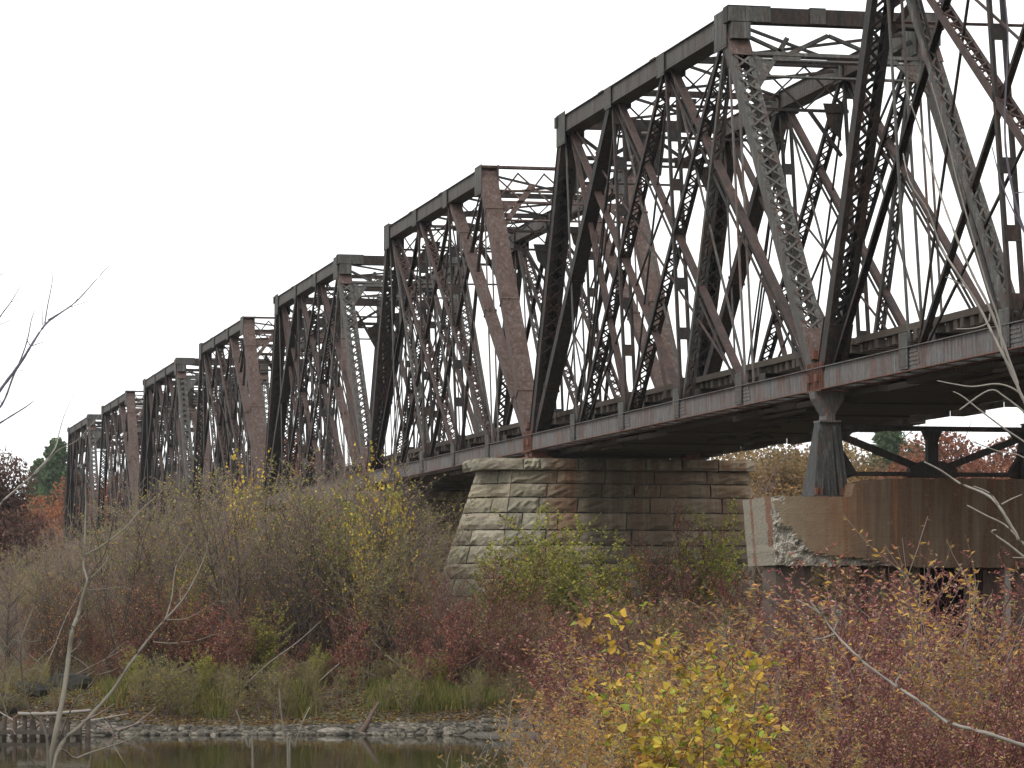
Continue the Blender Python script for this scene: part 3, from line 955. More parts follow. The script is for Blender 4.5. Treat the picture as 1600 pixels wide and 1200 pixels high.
def concrete_cap():
    x0, x1, y0, y1 = -1.35, 6.9, -1.15, 1.15
    nx, nz, ny = 180, 36, 24
    V = []; C = []; F = []
    r = np.random.RandomState(5)
    def top(x):
        return 5.60 + float((.30 * sst(.44, .52, x) + .12 * sst(.52, 1.5, x)) * (1 - sst(4.6, 4.7, x)))
    bot = 4.07
    def warp(x, y, z):
        tz = top(x)
        zf = bot + (tz - bot) * z
        lowness = 1 - z
        # spall: the corner of the front face broken away, spreading along the underside
        lowness = 1 - z
        nn = float(vnoise(x * 7, zf * 7, 12)) + .5 * float(vnoise(x * 19 + y * 9, zf * 19, 13))
        u = x - x0
        reach = .08 + .14 * (float(vnoise(x * 31, zf * 31, 44)) - .3) + .62 * sst(.25, .75, lowness) + 1.9 * sst(.72, 1.0, lowness) ** 1.4 + .22 * (nn - .7)
        fr = 1.0 if y < y0 + .01 else 0.0
        s = float(sst(reach + .045, reach - .045, u)) if fr else 0.0
        if s < .02: s = 0.0
        if y < y0 + .25 and not fr and lowness > .5 and u < .02: s = 1.0 if nn > .6 else 0.0
        face = 1.0 if (u < .02 and y > y0 + .12) else 0.0
        vv = y - y0
        rust = 1.0 if (u < .02 and (1.5 + .12 * nn < vv < 1.74 + .12 * nn or (.12 + .1 * nn < vv < .5 + .15 * nn and lowness < .5 + .2 * nn))) else 0.0
        if s > .02:
            y = y + (.05 + .16 * nn * (.35 + .65 * float(lowness))) * float(sst(reach + .02, reach - .18, u) if u > .02 else 1.0)
        if x < 1.9 and z < .02:
            zf += .12 * float(vnoise(x * 2.3, y * 2, 20)) * (1.9 - x) / 3.2 + .05 * nn * .5
        if u < .5:
            x = x + .12 * lowness * (1 - u / .5) + .05 * (nn - .6) * (1 if s else .3)
        if z > .98:
            zf += .035 * (nn - .8)
        return (x, y, zf), (s, face * (0 if s else 1), rust * (0 if s else 1) * (.45 + .7 * float(vnoise(y * 6, zf * 5, 31))))
    def grid(fn, n, m_):
        b0 = len(V)
        for j in range(m_ + 1):
            for i in range(n + 1):
                p, c = warp(*fn(i / n, j / m_))
                V.append(p); C.append(c)
        for j in range(m_):
            for i in range(n):
                F.append((b0 + j * (n + 1) + i, b0 + j * (n + 1) + i + 1, b0 + (j + 1) * (n + 1) + i + 1, b0 + (j + 1) * (n + 1) + i))
    L = lambda a, b, t: a + (b - a) * t
    grid(lambda u, v: (L(x0, x1, u), y0, v), nx, nz)
    grid(lambda u, v: (L(x1, x0, u), y1, v), nx, nz)
    grid(lambda u, v: (x0, L(y1, y0, u), v), ny, nz)
    grid(lambda u, v: (x1, L(y0, y1, u), v), ny, nz)
    grid(lambda u, v: (L(x0, x1, u), L(y0, y1, v), 1.0), nx, ny)
    grid(lambda u, v: (L(x0, x1, u), L(y1, y0, v), 0.0), nx, ny)
    return mesh_np('concrete_cap', V, F, None, [M['concrete']], col=np.array(C, np.float32), parent=root)
concrete_cap()
# steel frame on the cap
for x in (.27, WD - .27):
    col_ = MB()
    def tap(mb, x0, x1, xt0, xt1, y0, y1, yt0, yt1, z0, z1):
        mb.box8([(x0, y0, z0), (x1, y0, z0), (x1, y1, z0), (x0, y1, z0), (xt0, yt0, z1), (xt1, yt0, z1), (xt1, yt1, z1), (xt0, yt1, z1)])
    zb = 5.66
    # front web with ribs, narrow at the top
    tap(col_, x - .42, x + .30, x - .20, x + .20, -.46, -.42, -.18, -.14, zb, 7.28)
    tap(col_, x - .42, x + .30, x - .20, x + .20, .42, .46, .14, .18, zb, 7.28)
    tap(col_, x + .30, x + .34, x + .20, x + .24, -.46, .46, -.18, .18, zb, 7.28)
    tap(col_, x - .46, x - .42, x - .24, x - .20, -.46, .46, -.18, .18, zb, 7.28)
    for i, xx in enumerate((-.30, -.14, .02)):
        tap(col_, x + xx - .02, x + xx + .02, x + xx * .5 - .02, x + xx * .5 + .02, -.56, -.462, -.24, -.185, zb, 6.55 if i < 2 else 7.1)
    tap(col_, x + .10, x + .22, x + .05, x + .12, -.54, -.462, -.24, -.185, zb, 7.2)
    col_.box(x - .50, x + .50, -.60, .60, zb - .055, zb - .003)
    c_ = col_.build('column', M['column'], root)
    for xx in (-.46, -.36, .12, .24):
        mb = MB(); mb.box(x + xx, x + xx + .06, -.58, -.50, zb, zb + .16)
        mb.build('anchor_bolt', M['flange'], c_)
    mb = MB()
    mb.prism([Vector((x - .36, -.2, 7.96)), Vector((x + .36, -.2, 7.96)), Vector((x + .33, -.2, 7.80)), Vector((x + .10, -.2, 7.42)), Vector((x - .10, -.2, 7.42)), Vector((x - .33, -.2, 7.80))][::-1], Vector((0, .4, 0)))
    mb.beam((x, -.27, 7.38), (x, .27, 7.38), .2, .2, XA)
    mb.box(x - .24, x + .24, -.26, .26, 7.283, 7.32)
    mb.build('rocker_bearing', M['chord'], c_)
def strut(name, pts, w, d):
    mb = MB()
    for a, b in pts:
        mb.beam(a, b, w, d, Vector((0, 1, 0)))
    return mb.build(name, M['dark'], root)
mid = WD / 2
strut('top_strut', [((.5, 0, 7.17), (WD - .5, 0, 7.17))], .3, .10)
strut('bottom_strut', [((.6, 0, 6.155), (WD - .6, 0, 6.155))], .3, .09)
strut('brace', [((.5, 0, 7.02), (mid - .1, 0, 6.22))], .12, .15)
strut('brace', [((WD - .5, 0, 7.02), (mid + .1, 0, 6.22))], .12, .15)
mb = MB()
tp = [Vector((mid - .22, -.1, 7.12)), Vector((mid + .22, -.1, 7.12)), Vector((mid + .12, -.1, 6.9)), Vector((mid + .12, -.1, 6.4)), Vector((mid - .12, -.1, 6.4)), Vector((mid - .12, -.1, 6.9))]
mb.prism(tp[::-1], Vector((0, .2, 0)))
mb.build('centre_post', M['dark'], root)
mb = MB()
tp = [Vector((mid - .55, -.12, 6.08)), Vector((mid + .55, -.12, 6.08)), Vector((mid + .55, -.12, 6.28)), Vector((mid + .25, -.12, 6.44)), Vector((mid - .25, -.12, 6.44)), Vector((mid - .55, -.12, 6.28))]
mb.prism(tp[::-1], Vector((0, .24, 0)))
mb.build('brace_gusset', M['dark'], root)
for sg, xx in ((1, .62), (-1, WD - .62)):
    mb = MB()
    tp = [Vector((xx, -.1, 6.02)), Vector((xx + sg * .32, -.1, 6.14)), Vector((xx, -.1, 6.65))]
    mb.prism(tp if sg < 0 else tp[::-1], Vector((0, .2, 0)))
    mb.build('brace_gusset', M['dark'], root); mb = MB()
    tp = [Vector((xx - sg * .1, -.1, 7.22)), Vector((xx + sg * .35, -.1, 7.22)), Vector((xx + sg * .1, -.1, 6.95)), Vector((xx - sg * .1, -.1, 6.85))]
    mb.prism(tp[::-1] if sg < 0 else tp, Vector((0, .2, 0)))
    mb.build('brace_gusset', M['dark'], root)
# piles, fill wall and boards under the cap
def pile(mb, x, y, r, z0, z1, n=12, taper=.9):
    b0 = len(mb.v)
    for zz, rr in ((z0, r), (z1, r * taper)):
        for i in range(n):
            a = 2 * math.pi * i / n
            mb.v.append((x + math.cos(a) * rr, y + math.sin(a) * rr, zz))
    for i in range(n):
        j = (i + 1) % n
        mb.f.append((b0 + i, b0 + j, b0 + n + j, b0 + n + i))
PZ = 4.10
for x, y, r in ((1.15, -.55, .16), (1.62, -.4, .17), (2.05, -.6, .15), (4.42, -.6, .22), (4.95, -.5, .2), (5.8, -.5, .2), (6.5, -.4, .2), (1.3, .6, .17), (4.0, .7, .18), (5.3, .7, .18)):
    mb = MB(); pile(mb, x, y, r, -1.2, PZ + .02); mb.build('pile', M['pile'], root, smooth=True)
mb = MB(); mb.box(-1.15, -.35, -.7, .3, -1.2, PZ + .03)
mb.build('concrete_footing_wall', M['oldconc'], root)
mb = MB(); mb.box(2.35, 3.45, .1, .6, -1.2, PZ + .01); mb.build('fill_wall', M['stone'], root)
mb = MB(); mb.box(3.60, 3.98, -.75, -.71, -1.2, PZ + .01); mb.box(3.60, 3.98, -.41, -.37, -1.2, PZ + .01); mb.box(3.77, 3.81, -.705, -.415, -1.2, PZ + .01)
mb.build('steel_pile', M['redbar'], root)
mb = MB(); mb.beam((4.13, -.92, -1), (4.10, -.92, PZ), .13, .05, XA); mb.build('batter_board', M['bark_pale'], root)
mb = MB(); mb.beam((1.9, -.3, 2.2), (3.2, -.3, PZ), .05, .05, XA); mb.build('tie_rod', M['dark'], root)

# ------------------------------------------------------------------ plants
class Veg:
    """collects tapered sticks and leaves, then writes them as two meshes"""
    def __init__(s, seed):
        s.r = random.Random(seed); s.st = []; s.lf = []
    def grow(s, p, d, L, r, lvl, cfg):
        R = s.r
        k = cfg['seg'][min(lvl, len(cfg['seg']) - 1)]
        maxl = cfg['levels']
        step = L / k
        nchild = cfg['child'][lvl] if lvl < maxl else 0
        for i in range(k):
            d = (d + Vector((R.gauss(0, 1), R.gauss(0, 1), R.gauss(0, 1))) * cfg['wander'] + Vector((0, 0, cfg['up']))).normalized()
            q = p + d * step
            r2 = r * (1 - .8 * (i + 1) / k) + r * .12
            r1 = r * (1 - .8 * i / k) + r * .12
            s.st.append((p, q, max(r1, cfg['rmin']), max(r2, cfg['rmin'] * .8)))
            t = (i + 1) / k
            if nchild and t > cfg['bare'] * (1 if lvl == 0 else .3):
                n = nchild / k / (1 - (cfg['bare'] if lvl == 0 else 0))
                n = int(n) + (1 if R.random() < n - int(n) else 0)
                for _ in range(n):
                    a = R.uniform(0, 6.283)
                    o = Vector((math.cos(a), math.sin(a), R.uniform(-.1, .3)))
                    cd = (d * cfg['fwd'] + o).normalized()
                    s.grow(p.lerp(q, R.random()), cd, L * cfg['ratio'] * R.uniform(.6, 1.15) * (1.15 - .55 * t), r2 * .62, lvl + 1, cfg)
            if lvl >= cfg['leaflvl']:
                n = cfg['leaves'] / k
                n = int(n) + (1 if R.random() < n - int(n) else 0)
                for _ in range(n):
                    c = p.lerp(q, R.random())
                    a = R.uniform(0, 6.283)
                    o = (d * .5 + Vector((math.cos(a), math.sin(a), R.uniform(-.8, .6)))).normalized()
                    s.lf.append((c, o, cfg['size'] * R.uniform(.6, 1.35)))
            p = q
        return p
    def arrays(s, leafshape='diamond', ratio=.5, pal=((.2, .1, .02),), prune=1.0, sides=3):
        R = np.random.RandomState(s.r.randint(0, 99999))
        out = {}
        if s.st:
            a = np.array([list(x[0]) + list(x[1]) + [x[2], x[3]] for x in s.st])
            p, q, r1, r2 = a[:, :3], a[:, 3:6], a[:, 6:7], a[:, 7:8]
            ax = q - p; ax /= np.linalg.norm(ax, axis=1, keepdims=True) + 1e-9
            ref = np.where(np.abs(ax[:, 2:3]) > .9, np.array([[1., 0, 0]]), np.array([[0, 0, 1.]]))
            u = np.cross(ax, ref); u /= np.linalg.norm(u, axis=1, keepdims=True)
            w = np.cross(ax, u)
            rings = []
            for cc, rr in ((p, r1), (q, r2)):
                for i in range(sides):
                    t = 2 * math.pi * i / sides
                    rings.append(cc + (u * math.cos(t) + w * math.sin(t)) * rr)
            V = np.stack(rings, 1).reshape(-1, 3)
            n = len(a); base = np.arange(n)[:, None] * 2 * sides
            F = []
            for i in range(sides):
                j = (i + 1) % sides
                F.append(base + np.array([[i, j, sides + j, sides + i]]))
            out['st'] = (V, np.concatenate(F))
        if s.lf:
            lf = s.lf
            a = np.array([list(x[0]) + list(x[1]) + [x[2]] for x in lf])
            c, d, sz = a[:, :3], a[:, 3:6], a[:, 6:7]
            rv = R.randn(len(a), 3)
            u = np.cross(d, rv); u /= np.linalg.norm(u, axis=1, keepdims=True) + 1e-9
            nn = np.cross(d, u)
            if leafshape == 'diamond':
                pts = [(0, 0, 0), (.45, ratio / 2, .12), (1, 0, -.05), (.45, -ratio / 2, .12)]
                Fq = np.array([[0, 1, 2, 3]]); 
                F4 = (np.arange(len(a))[:, None] * 4 + Fq)
                F3 = None
            else:   # heart-shaped, folded on the midrib
                pts = [(0.08, 0, 0), (-.02, .28, .08), (.25, .46, .12), (.7, .26, .02), (1.05, 0, -.1), (.7, -.26, .02), (.25, -.46, .12), (-.02, -.28, .08)]
                b0 = np.arange(len(a))[:, None] * 8
                F4 = np.concatenate([b0 + np.array([[0, 1, 2, 3]]), b0 + np.array([[0, 5, 6, 7]])])
                F3 = np.concatenate([b0 + np.array([[0, 3, 4]]), b0 + np.array([[0, 4, 5]])])
            V = np.stack([c + (d * x + u * y + nn * z) * sz for x, y, z in pts], 1).reshape(-1, 3)
            pal = np.array(pal)
            ci = R.randint(0, len(pal), len(a))
            cc = pal[ci] * R.uniform(.7, 1.3, (len(a), 1))
            out['lf'] = (V, F4, F3, np.repeat(cc, len(pts), 0))
        return out

def veg_mesh_obj(kind, name, arr, barkmat):
    """mesh object for sticks or leaves"""
    if kind == 'st':
        V, F = arr['st']
        return mesh_np(name, V, F, None, [barkmat], smooth=True)
    V, F4, F3, c = arr['lf']
    return mesh_np(name, V, F4, F3, [M['leaf']], col=c)

def plant_thing(name, arr, bark, stname='stems', lfname='foliage'):
    root = empty(name)
    if 'st' in arr:
        o = veg_mesh_obj('st', stname, arr, bark); o.parent = root
    if 'lf' in arr:
        o = veg_mesh_obj('lf', lfname, arr, bark); o.parent = root
    return root

def gz(x, y):
    return float(ground_h(x, y))

class Placer:
    """puts copies of a plant template into the scene, the template itself first"""
    def __init__(s, root):
        s.root = root; s.used = False
    def put(s, x, y, z=None, sc=1.0, rz=0.0, label=None, cat=None, group=None):
        if s.used:
            o = copy_tree(s.root)
        else:
            o = s.root; s.used = True
        o.location = (x, y, gz(x, y) - .05 if z is None else z)
        o.scale = (sc, sc, sc) if not isinstance(sc, tuple) else sc
        o.rotation_euler = (0, 0, rz)
        tag(o, label, cat, group)
        return o

# palettes (linear base colours)
GREYT = [(.26, .17, .12), (.34, .24, .13), (.18, .13, .08), (.24, .19, .06), (.13, .08, .065), (.32, .17, .09)]
RED = [(.33, .09, .08), (.21, .08, .07), (.38, .17, .08), (.22, .12, .09), (.28, .19, .11)]
BURG = [(.27, .105, .095), (.34, .165, .145), (.20, .080, .072), (.36, .19, .115), (.40, .26, .09), (.24, .09, .08), (.42, .27, .22), (.32, .11, .085), (.28, .24, .08)]
YEL = [(.50, .33, .03), (.42, .27, .03), (.38, .33, .05), (.55, .40, .06)]
YELG = [(.46, .32, .045), (.44, .27, .04), (.40, .33, .05), (.24, .30, .04), (.36, .19, .05), (.50, .36, .06), (.26, .15, .05)]
GRN = [(.13, .17, .025), (.10, .13, .02), (.18, .19, .03), (.07, .09, .02)]
ORG = [(.40, .23, .055), (.48, .30, .07), (.34, .17, .05), (.42, .20, .07), (.30, .22, .08)]
OLV = [(.22, .22, .05), (.30, .25, .06), (.14, .15, .04), (.36, .22, .06), (.27, .29, .05)]

def cfg(**k):
    c = dict(levels=2, seg=(6, 4, 3), child=(14, 6, 0), wander=.10, up=.05, bare=.25, fwd=.9, ratio=.42, leaflvl=2, leaves=3, size=.07, rmin=.004)
    c.update(k); return c

def bush(seed, h, nst, spread, c, r0):
    g = Veg(seed)
    for i in range(nst):
        a = g.r.uniform(0, 6.283); rr = g.r.uniform(0, spread * .25)
        tilt = g.r.uniform(.02, spread)
        d = Vector((math.cos(a) * tilt, math.sin(a) * tilt, 1)).normalized()
        g.grow(Vector((math.cos(a) * rr, math.sin(a) * rr, 0)), d, h * g.r.uniform(.7, 1.08), r0 * g.r.uniform(.7, 1.2), 0, c)
    return g

# --- far-bank templates (about 85-120 m away)
T_far = {}
def far_t(key, seed, h, nst, spread, c, r0, pal, ratio=.6, bark='bark'):
    T_far[key] = (bush(seed, h, nst, spread, c, r0).arrays('diamond', ratio, pal), bark)
far_t('bare', 21, 5.2, 3, .22, cfg(child=(16, 6, 0), leaves=1.7, size=.06, rmin=.006, wander=.12), .024, GREYT)
far_t('bare2', 22, 4.6, 4, .30, cfg(child=(12, 6, 0), leaves=3.4, size=.07, rmin=.0055, wander=.14), .018, OLV)
far_t('whip', 30, 6.2, 3, .14, cfg(child=(15, 4, 0), leaves=1.4, size=.075, rmin=.006, wander=.10, bare=.3, ratio=.30), .030, [(.40, .32, .06), (.30, .20, .10), (.30, .13, .08), (.22, .20, .06)], .7, 'bark_dark')
far_t('bare3', 23, 5.6, 2, .18, cfg(child=(20, 6, 0), leaves=1.2, size=.05, rmin=.0055, wander=.10), .022, GREYT, bark='bark_dark')
far_t('red', 24, 2.6, 6, .45, cfg(child=(9, 5, 0), leaves=4, size=.075, rmin=.006), .014, RED, bark='bark_red')
far_t('redtall', 25, 3.6, 5, .35, cfg(child=(10, 5, 0), leaves=2.5, size=.07, rmin=.006), .016, RED + GREYT, bark='bark_red')
far_t('yellow', 26, 5.0, 3, .28, cfg(child=(12, 5, 0), leaves=3.4, size=.115, rmin=.006), .02, YEL + [(.55, .42, .05)], .8)
far_t('green', 27, 3.0, 9, .48, cfg(child=(13, 7, 0), leaves=7, size=.07, rmin=.004), .012, [(.30, .31, .05), (.38, .36, .06), (.22, .25, .04), (.42, .36, .07), (.16, .17, .05)], .7)
far_t('olive', 28, 2.2, 7, .5, cfg(child=(8, 5, 0), leaves=4, size=.06, rmin=.005), .012, OLV + [(.12, .14, .03)])
far_t('brown', 29, 3.2, 6, .45, cfg(child=(10, 5, 0), leaves=3, size=.07, rmin=.006), .015, [(.34, .16, .06), (.24, .11, .05), (.38, .22, .07), (.18, .09, .05)], bark='bark_dark')
PL_far = {}
for k_, (arr, bk) in T_far.items():
    nm = {'bare': 'bare_sapling', 'whip': 'whippy_sapling', 'bare2': 'bare_sapling', 'bare3': 'bare_sapling', 'red': 'red_shrub', 'redtall': 'red_shrub', 'yellow': 'yellow_sapling',
          'green': 'green_shrub', 'olive': 'olive_shrub', 'brown': 'brown_shrub'}[k_]
    PL_far[k_] = Placer(plant_thing(nm, arr, M[bk]))

RR = random.Random(77)
def far_put(key, px, Y, top, label, cat, group, hbase):
    """plant whose top reaches photo row `top`"""
    x = (px - 800) / FPX * Y
    g = gz(x, Y)
    zt = P(px, top, Y).z
    s = max(.35, (zt - g) / hbase)
    return PL_far[key].put(x, Y, None, (s * RR.uniform(.85, 1.1), s * RR.uniform(.85, 1.1), s), RR.uniform(0, 6.28), label, cat, group)

# outline of the thicket's top edge in photo pixels
ENV = [(-60, 880), (0, 862), (60, 838), (130, 812), (200, 790), (300, 752), (380, 745), (470, 738), (560, 722), (620, 738), (660, 790), (700, 840), (760, 900)]
def env(px):
    for (a, b), (c, d) in zip(ENV, ENV[1:]):
        if a <= px <= c:
            return b + (d - b) * (px - a) / (c - a)
    return ENV[-1][1] if px > ENV[-1][0] else ENV[0][1]
HB = {'whip': 6.4, 'bare': 5.6, 'bare2': 5.0, 'bare3': 6.0, 'red': 2.9, 'redtall': 3.9, 'yellow': 5.3, 'green': 3.3, 'olive': 2.4, 'brown': 3.5}
# the uncountable mass behind: one object
def merge_stuff(name, items, mat_st, label=None):
    Vs, Fs, Vl, F4, C = [], [], [], [], []
    ns = nl = 0
    for arr, x, y, z, s, rz in items:
        c, sn = math.cos(rz), math.sin(rz)
        Rm = np.array([[c, sn, 0], [-sn, c, 0], [0, 0, 1]]) * s
        off = np.array([x, y, z])
        if 'st' in arr:
            V, F = arr['st']; Vs.append(V @ Rm + off); Fs.append(F + ns); ns += len(V)
        if 'lf' in arr:
            V, f, _, cc = arr['lf']; Vl.append(V @ Rm + off); F4.append(f + nl); nl += len(V); C.append(cc)
    V = np.concatenate(Vs + Vl); F = np.concatenate(Fs + [f + ns for f in F4])
    mi = np.concatenate([np.zeros(sum(len(f) for f in Fs)), np.ones(sum(len(f) for f in F4))])
    cc = np.concatenate([np.full((ns, 3), .1)] + C)
    o = mesh_np(name, V, F, None, [mat_st, M['leaf']], mi=mi, col=cc)
    return tag(o, label, None, None, 'stuff')
items = []
for i in range(350):
    px = RR.uniform(-80, 1180); Y = RR.uniform(94, 128)
    if 690 < px and Y > 101: Y = RR.uniform(90, 99)
    x = (px - 800) / FPX * Y
    if px > 690:
        key = RR.choice(['brown', 'redtall', 'olive', 'brown']); top = RR.uniform(930, 1010)
    else:
        key = RR.choice(['bare', 'bare2', 'bare3', 'whip', 'brown', 'olive', 'bare2', 'whip', 'redtall', 'green'] if RR.random() < .8 else ['bare', 'bare2'])
        e = env(px)
        top = e + (RR.uniform(-15, 110) if key in ('bare', 'bare2', 'bare3', 'whip') else RR.uniform(60, 200))
    g = gz(x, Y); s = max(.3, (P(px, top, Y).z - g) / HB[key])
    items.append((T_far[key][0], x, Y, g - .05, s, RR.uniform(0, 6.28)))
for i in range(150):                                        # deeper brush running back under the bridge
    px = RR.uniform(-100, 640); Y = RR.uniform(130, 240)
    x = (px - 800) / FPX * Y
    g = gz(x, Y); top = env(px) + RR.uniform(0, 50)
    s = (P(px, top, Y).z - g) / HB['bare2']
    items.append((T_far[RR.choice(['bare2', 'brown'])][0], x, Y, g - .05, s, RR.uniform(0, 6.28)))
merge_stuff('thicket', items, M['bark'], 'tangled leafless grey brown brush covering the far bank')

# countable ones at its front
for i in range(70):
    px = RR.uniform(-30, 700); Y = RR.uniform(90, 100)
    key = RR.choice(['bare', 'bare2', 'bare3'])
    far_put(key, px, Y, env(px) + RR.uniform(-8, 150), 'leafless grey brown sapling at the front of the far bank thicket', 'sapling', 'bare saplings on the far bank', HB[key])
for i in range(46):
    px = RR.uniform(60, 700); Y = RR.uniform(91, 104)
    far_put('whip', px, Y, env(px) + RR.uniform(-42, 60), 'thin upright sapling with a few yellowish leaves reaching up toward the truss bottoms', 'sapling', 'whippy saplings on the far bank', 6.4)
for i in range(26):
    px = RR.uniform(40, 690); Y = RR.uniform(89, 94)
    far_put('brown', px, Y, RR.uniform(880, 1010), 'rusty brown leafed shrub inside the far bank thicket', 'shrub', 'brown shrubs on the far bank', 3.5)
for i in range(62):
    px = RR.uniform(0, 1000); Y = RR.uniform(88, 93)
    far_put(RR.choice(['red', 'redtall', 'red']), px, Y, RR.uniform(925, 1065), 'low shrub with dull red autumn leaves near the far waterline', 'shrub', 'red shrubs on the far bank', 2.9)
for i in range(90):
    px = RR.uniform(0, 1000); Y = RR.uniform(85.9, 90)
    far_put('olive', px, Y, RR.uniform(1015, 1108), 'knee high olive green shrub just above the far shore stones', 'shrub', 'olive shrubs on the far bank', 2.4)
for px, top, Y, l in ((600, 722, 97, 'tallest yellow leafed sapling in front of the second stone pier'),
                      (640, 850, 95, 'yellow leafed sapling just left of the nearest stone pier'),
                      (625, 760, 93.5, 'bright yellow sapling on the right of the tallest yellow one'),
                      (570, 800, 92, 'bright yellow sapling lowest of those in front of the second stone pier'),
                      (530, 790, 96, 'yellow leafed sapling with sparse leaves left of the tallest yellow one'),
                      (660, 890, 92, 'short yellow sapling against the left edge of the nearest pier'),
                      (378, 730, 98, 'yellow dotted sapling crossing the base of the fifth span'),
                      (300, 880, 92, 'pale yellow sapling low in the left part of the thicket')):
    o = far_put('yellow', px, Y, top, l, 'sapling', None, 5.3); o.scale.x *= .62; o.scale.y *= .62
for px, top, Y, l in ((820, 812, 97.2, 'tall yellow green shrub growing against the nearest pier at its left'),
                      (895, 822, 97.0, 'tall yellow green shrub at the middle of the nearest pier face'),
                      (960, 845, 97.0, 'green shrub right of the middle of the nearest pier face'),
                      (1115, 808, 96.5, 'green shrub between the pier and the broken concrete corner'),
                      (860, 850, 95.5, 'yellow green shrub in front between the two tall ones on the pier'),
                      (780, 880, 95.5, 'lower yellow green shrub at the left corner of the nearest pier'),
                      (925, 900, 94.5, 'dense green shrub low at the middle of the pier foot'),
                      (690, 1030, 88.5, 'lime green low shrub near the waterline left of the pier foot'),
                      (210, 1060, 88, 'lime green tuft like shrub near the timber crib'),
                      (500, 1045, 88.5, 'lime green low shrub above the leaning log'),
                      (415, 950, 90, 'bright green shrub low in the bare thicket'),
                      (320, 1040, 88.5, 'small lime green shrub above the stones at left')):
    far_put('green', px, Y, top, l, 'shrub', None, 3.3)
for px, top, Y in ((790, 900, 95), (850, 930, 95), (1035, 880, 96), (1080, 885, 96), (1010, 920, 95), (1140, 880, 95), (930, 960, 94), (760, 960, 93), (880, 985, 93), (980, 990, 92), (1120, 960, 93), (1180, 930, 93), (1040, 960, 92), (1060, 850, 96), (1000, 890, 95.5), (1150, 905, 94), (1095, 930, 93.5), (1020, 985, 91), (900, 1000, 91), (820, 1000, 91), (770, 920, 94), (1200, 900, 92), (950, 940, 94.5), (1080, 1000, 91), (1140, 1000, 91), (860, 960, 92), (740, 1000, 91)):
    far_put(RR.choice(['red', 'redtall', 'brown']), px, Y, top, 'reddish shrub with thin leaves at the foot of the nearest stone pier', 'shrub', 'red shrubs at the pier foot', 2.9)

# brush under and beyond the bent
for i in range(16):
    px = RR.uniform(1180, 1640); Y = RR.uniform(76, 90)
    x = (px - 800) / FPX * Y
    far_put(RR.choice(['olive', 'brown', 'bare2']), px, Y, RR.uniform(890, 960), 'brown brush shrub growing beneath the concrete bent', 'shrub', 'shrubs beneath the bent', 3.4)

# ------------------------------------------------------------------ foreground shrubs, 18-30 m away
T_near = {}
T_near['burg'] = (bush(41, 1.9, 8, .42, cfg(child=(12, 5, 0), leaves=3.6, size=.040, rmin=.0026, wander=.13, bare=.38), .012).arrays('diamond', .45, BURG), 'bark_red')
T_near['burg2'] = (bush(42, 2.0, 7, .36, cfg(child=(12, 5, 0), leaves=3.4, size=.036, rmin=.0028, wander=.15, bare=.30, ratio=.36), .013).arrays('diamond', .45, BURG + RED), 'bark_red')
T_near['willow'] = (bush(43, 1.8, 9, .40, cfg(child=(13, 5, 0), leaves=4.5, size=.050, rmin=.0022, wander=.09, bare=.15, leaflvl=1), .008).arrays('diamond', .30, ORG + [(.34, .25, .07), (.24, .22, .08)]), 'bark')
T_near['heart'] = (bush(44, 1.9, 6, .34, cfg(child=(11, 4, 0), leaves=3.4, size=.062, rmin=.0025, wander=.12, bare=.1, leaflvl=1), .010).arrays('heart', .8, YELG), 'bark_dark')
T_near['twig'] = (bush(45, 1.6, 7, .5, cfg(child=(9, 4, 0), leaves=1.2, size=.04, rmin=.003, wander=.10), .009).arrays('diamond', .5, ORG + RED[2:3]), 'bark_pale')
T_near['sprig'] = (bush(46, 2.2, 3, .25, cfg(levels=1, child=(9, 0), leaves=9, size=.055, rmin=.003, wander=.09, bare=.35, leaflvl=1, seg=(7, 4)), .008).arrays('diamond', .36, ORG + [(.42, .25, .07)]), 'bark')
PN = {}
for k_, nm in (('burg', 'burgundy_shrub'), ('burg2', 'burgundy_shrub'), ('willow', 'willow_shrub'), ('heart', 'heart_leaf_shrub'), ('twig', 'twiggy_shrub'), ('sprig', 'orange_leaf_sapling')):
    PN[k_] = Placer(plant_thing(nm, T_near[k_][0], M[T_near[k_][1]]))
HN = {'burg': 2.05, 'burg2': 2.15, 'willow': 1.95, 'heart': 2.05, 'twig': 1.7, 'sprig': 2.3}
def near_put(key, px, Y, top, label, cat, group=None):
    x = (px - 800) / FPX * Y
    g = gz(x, Y)
    s = (P(px, top, Y).z - g) / HN[key]
    return PN[key].put(x, Y, None, (s * 1.05, s * 1.05, s), RR.uniform(0, 6.28), label, cat, group)
for i, (px, top, Y) in enumerate(((1180, 975, 26), (1240, 930, 28), (1300, 915, 29), (1360, 945, 27), (1420, 925, 30), (1480, 930, 28), (1540, 935, 27), (1600, 915, 29), (1210, 1040, 23), (1290, 1020, 23),
                                  (1370, 1030, 22), (1450, 1020, 23), (1530, 1030, 22), (1600, 1010, 22), (1660, 930, 26), (1250, 1110, 20), (1400, 1110, 19), (1560, 1110, 19), (1130, 1060, 27), (1330, 930, 33), (1500, 890, 34), (1580, 900, 34), (1300, 880, 35), (1440, 885, 36), (1220, 905, 31), (1270, 895, 32), (1410, 895, 32), (1560, 895, 31))):
    near_put(('burg', 'burg2')[i % 2], px, Y, top, 'burgundy leafed shrub in the dense foreground bank at lower right', 'shrub', 'burgundy shrubs in the foreground')
for px, top, Y in ((905, 955, 34), (950, 935, 35), (990, 950, 36), (860, 1000, 33), (935, 1010, 31), (1030, 930, 36)):
    near_put(('burg', 'burg2')[int(px) % 2], px, Y, top, 'crimson shrub between the golden foreground growth and the foot of the nearest pier', 'shrub', 'crimson shrubs before the pier foot')
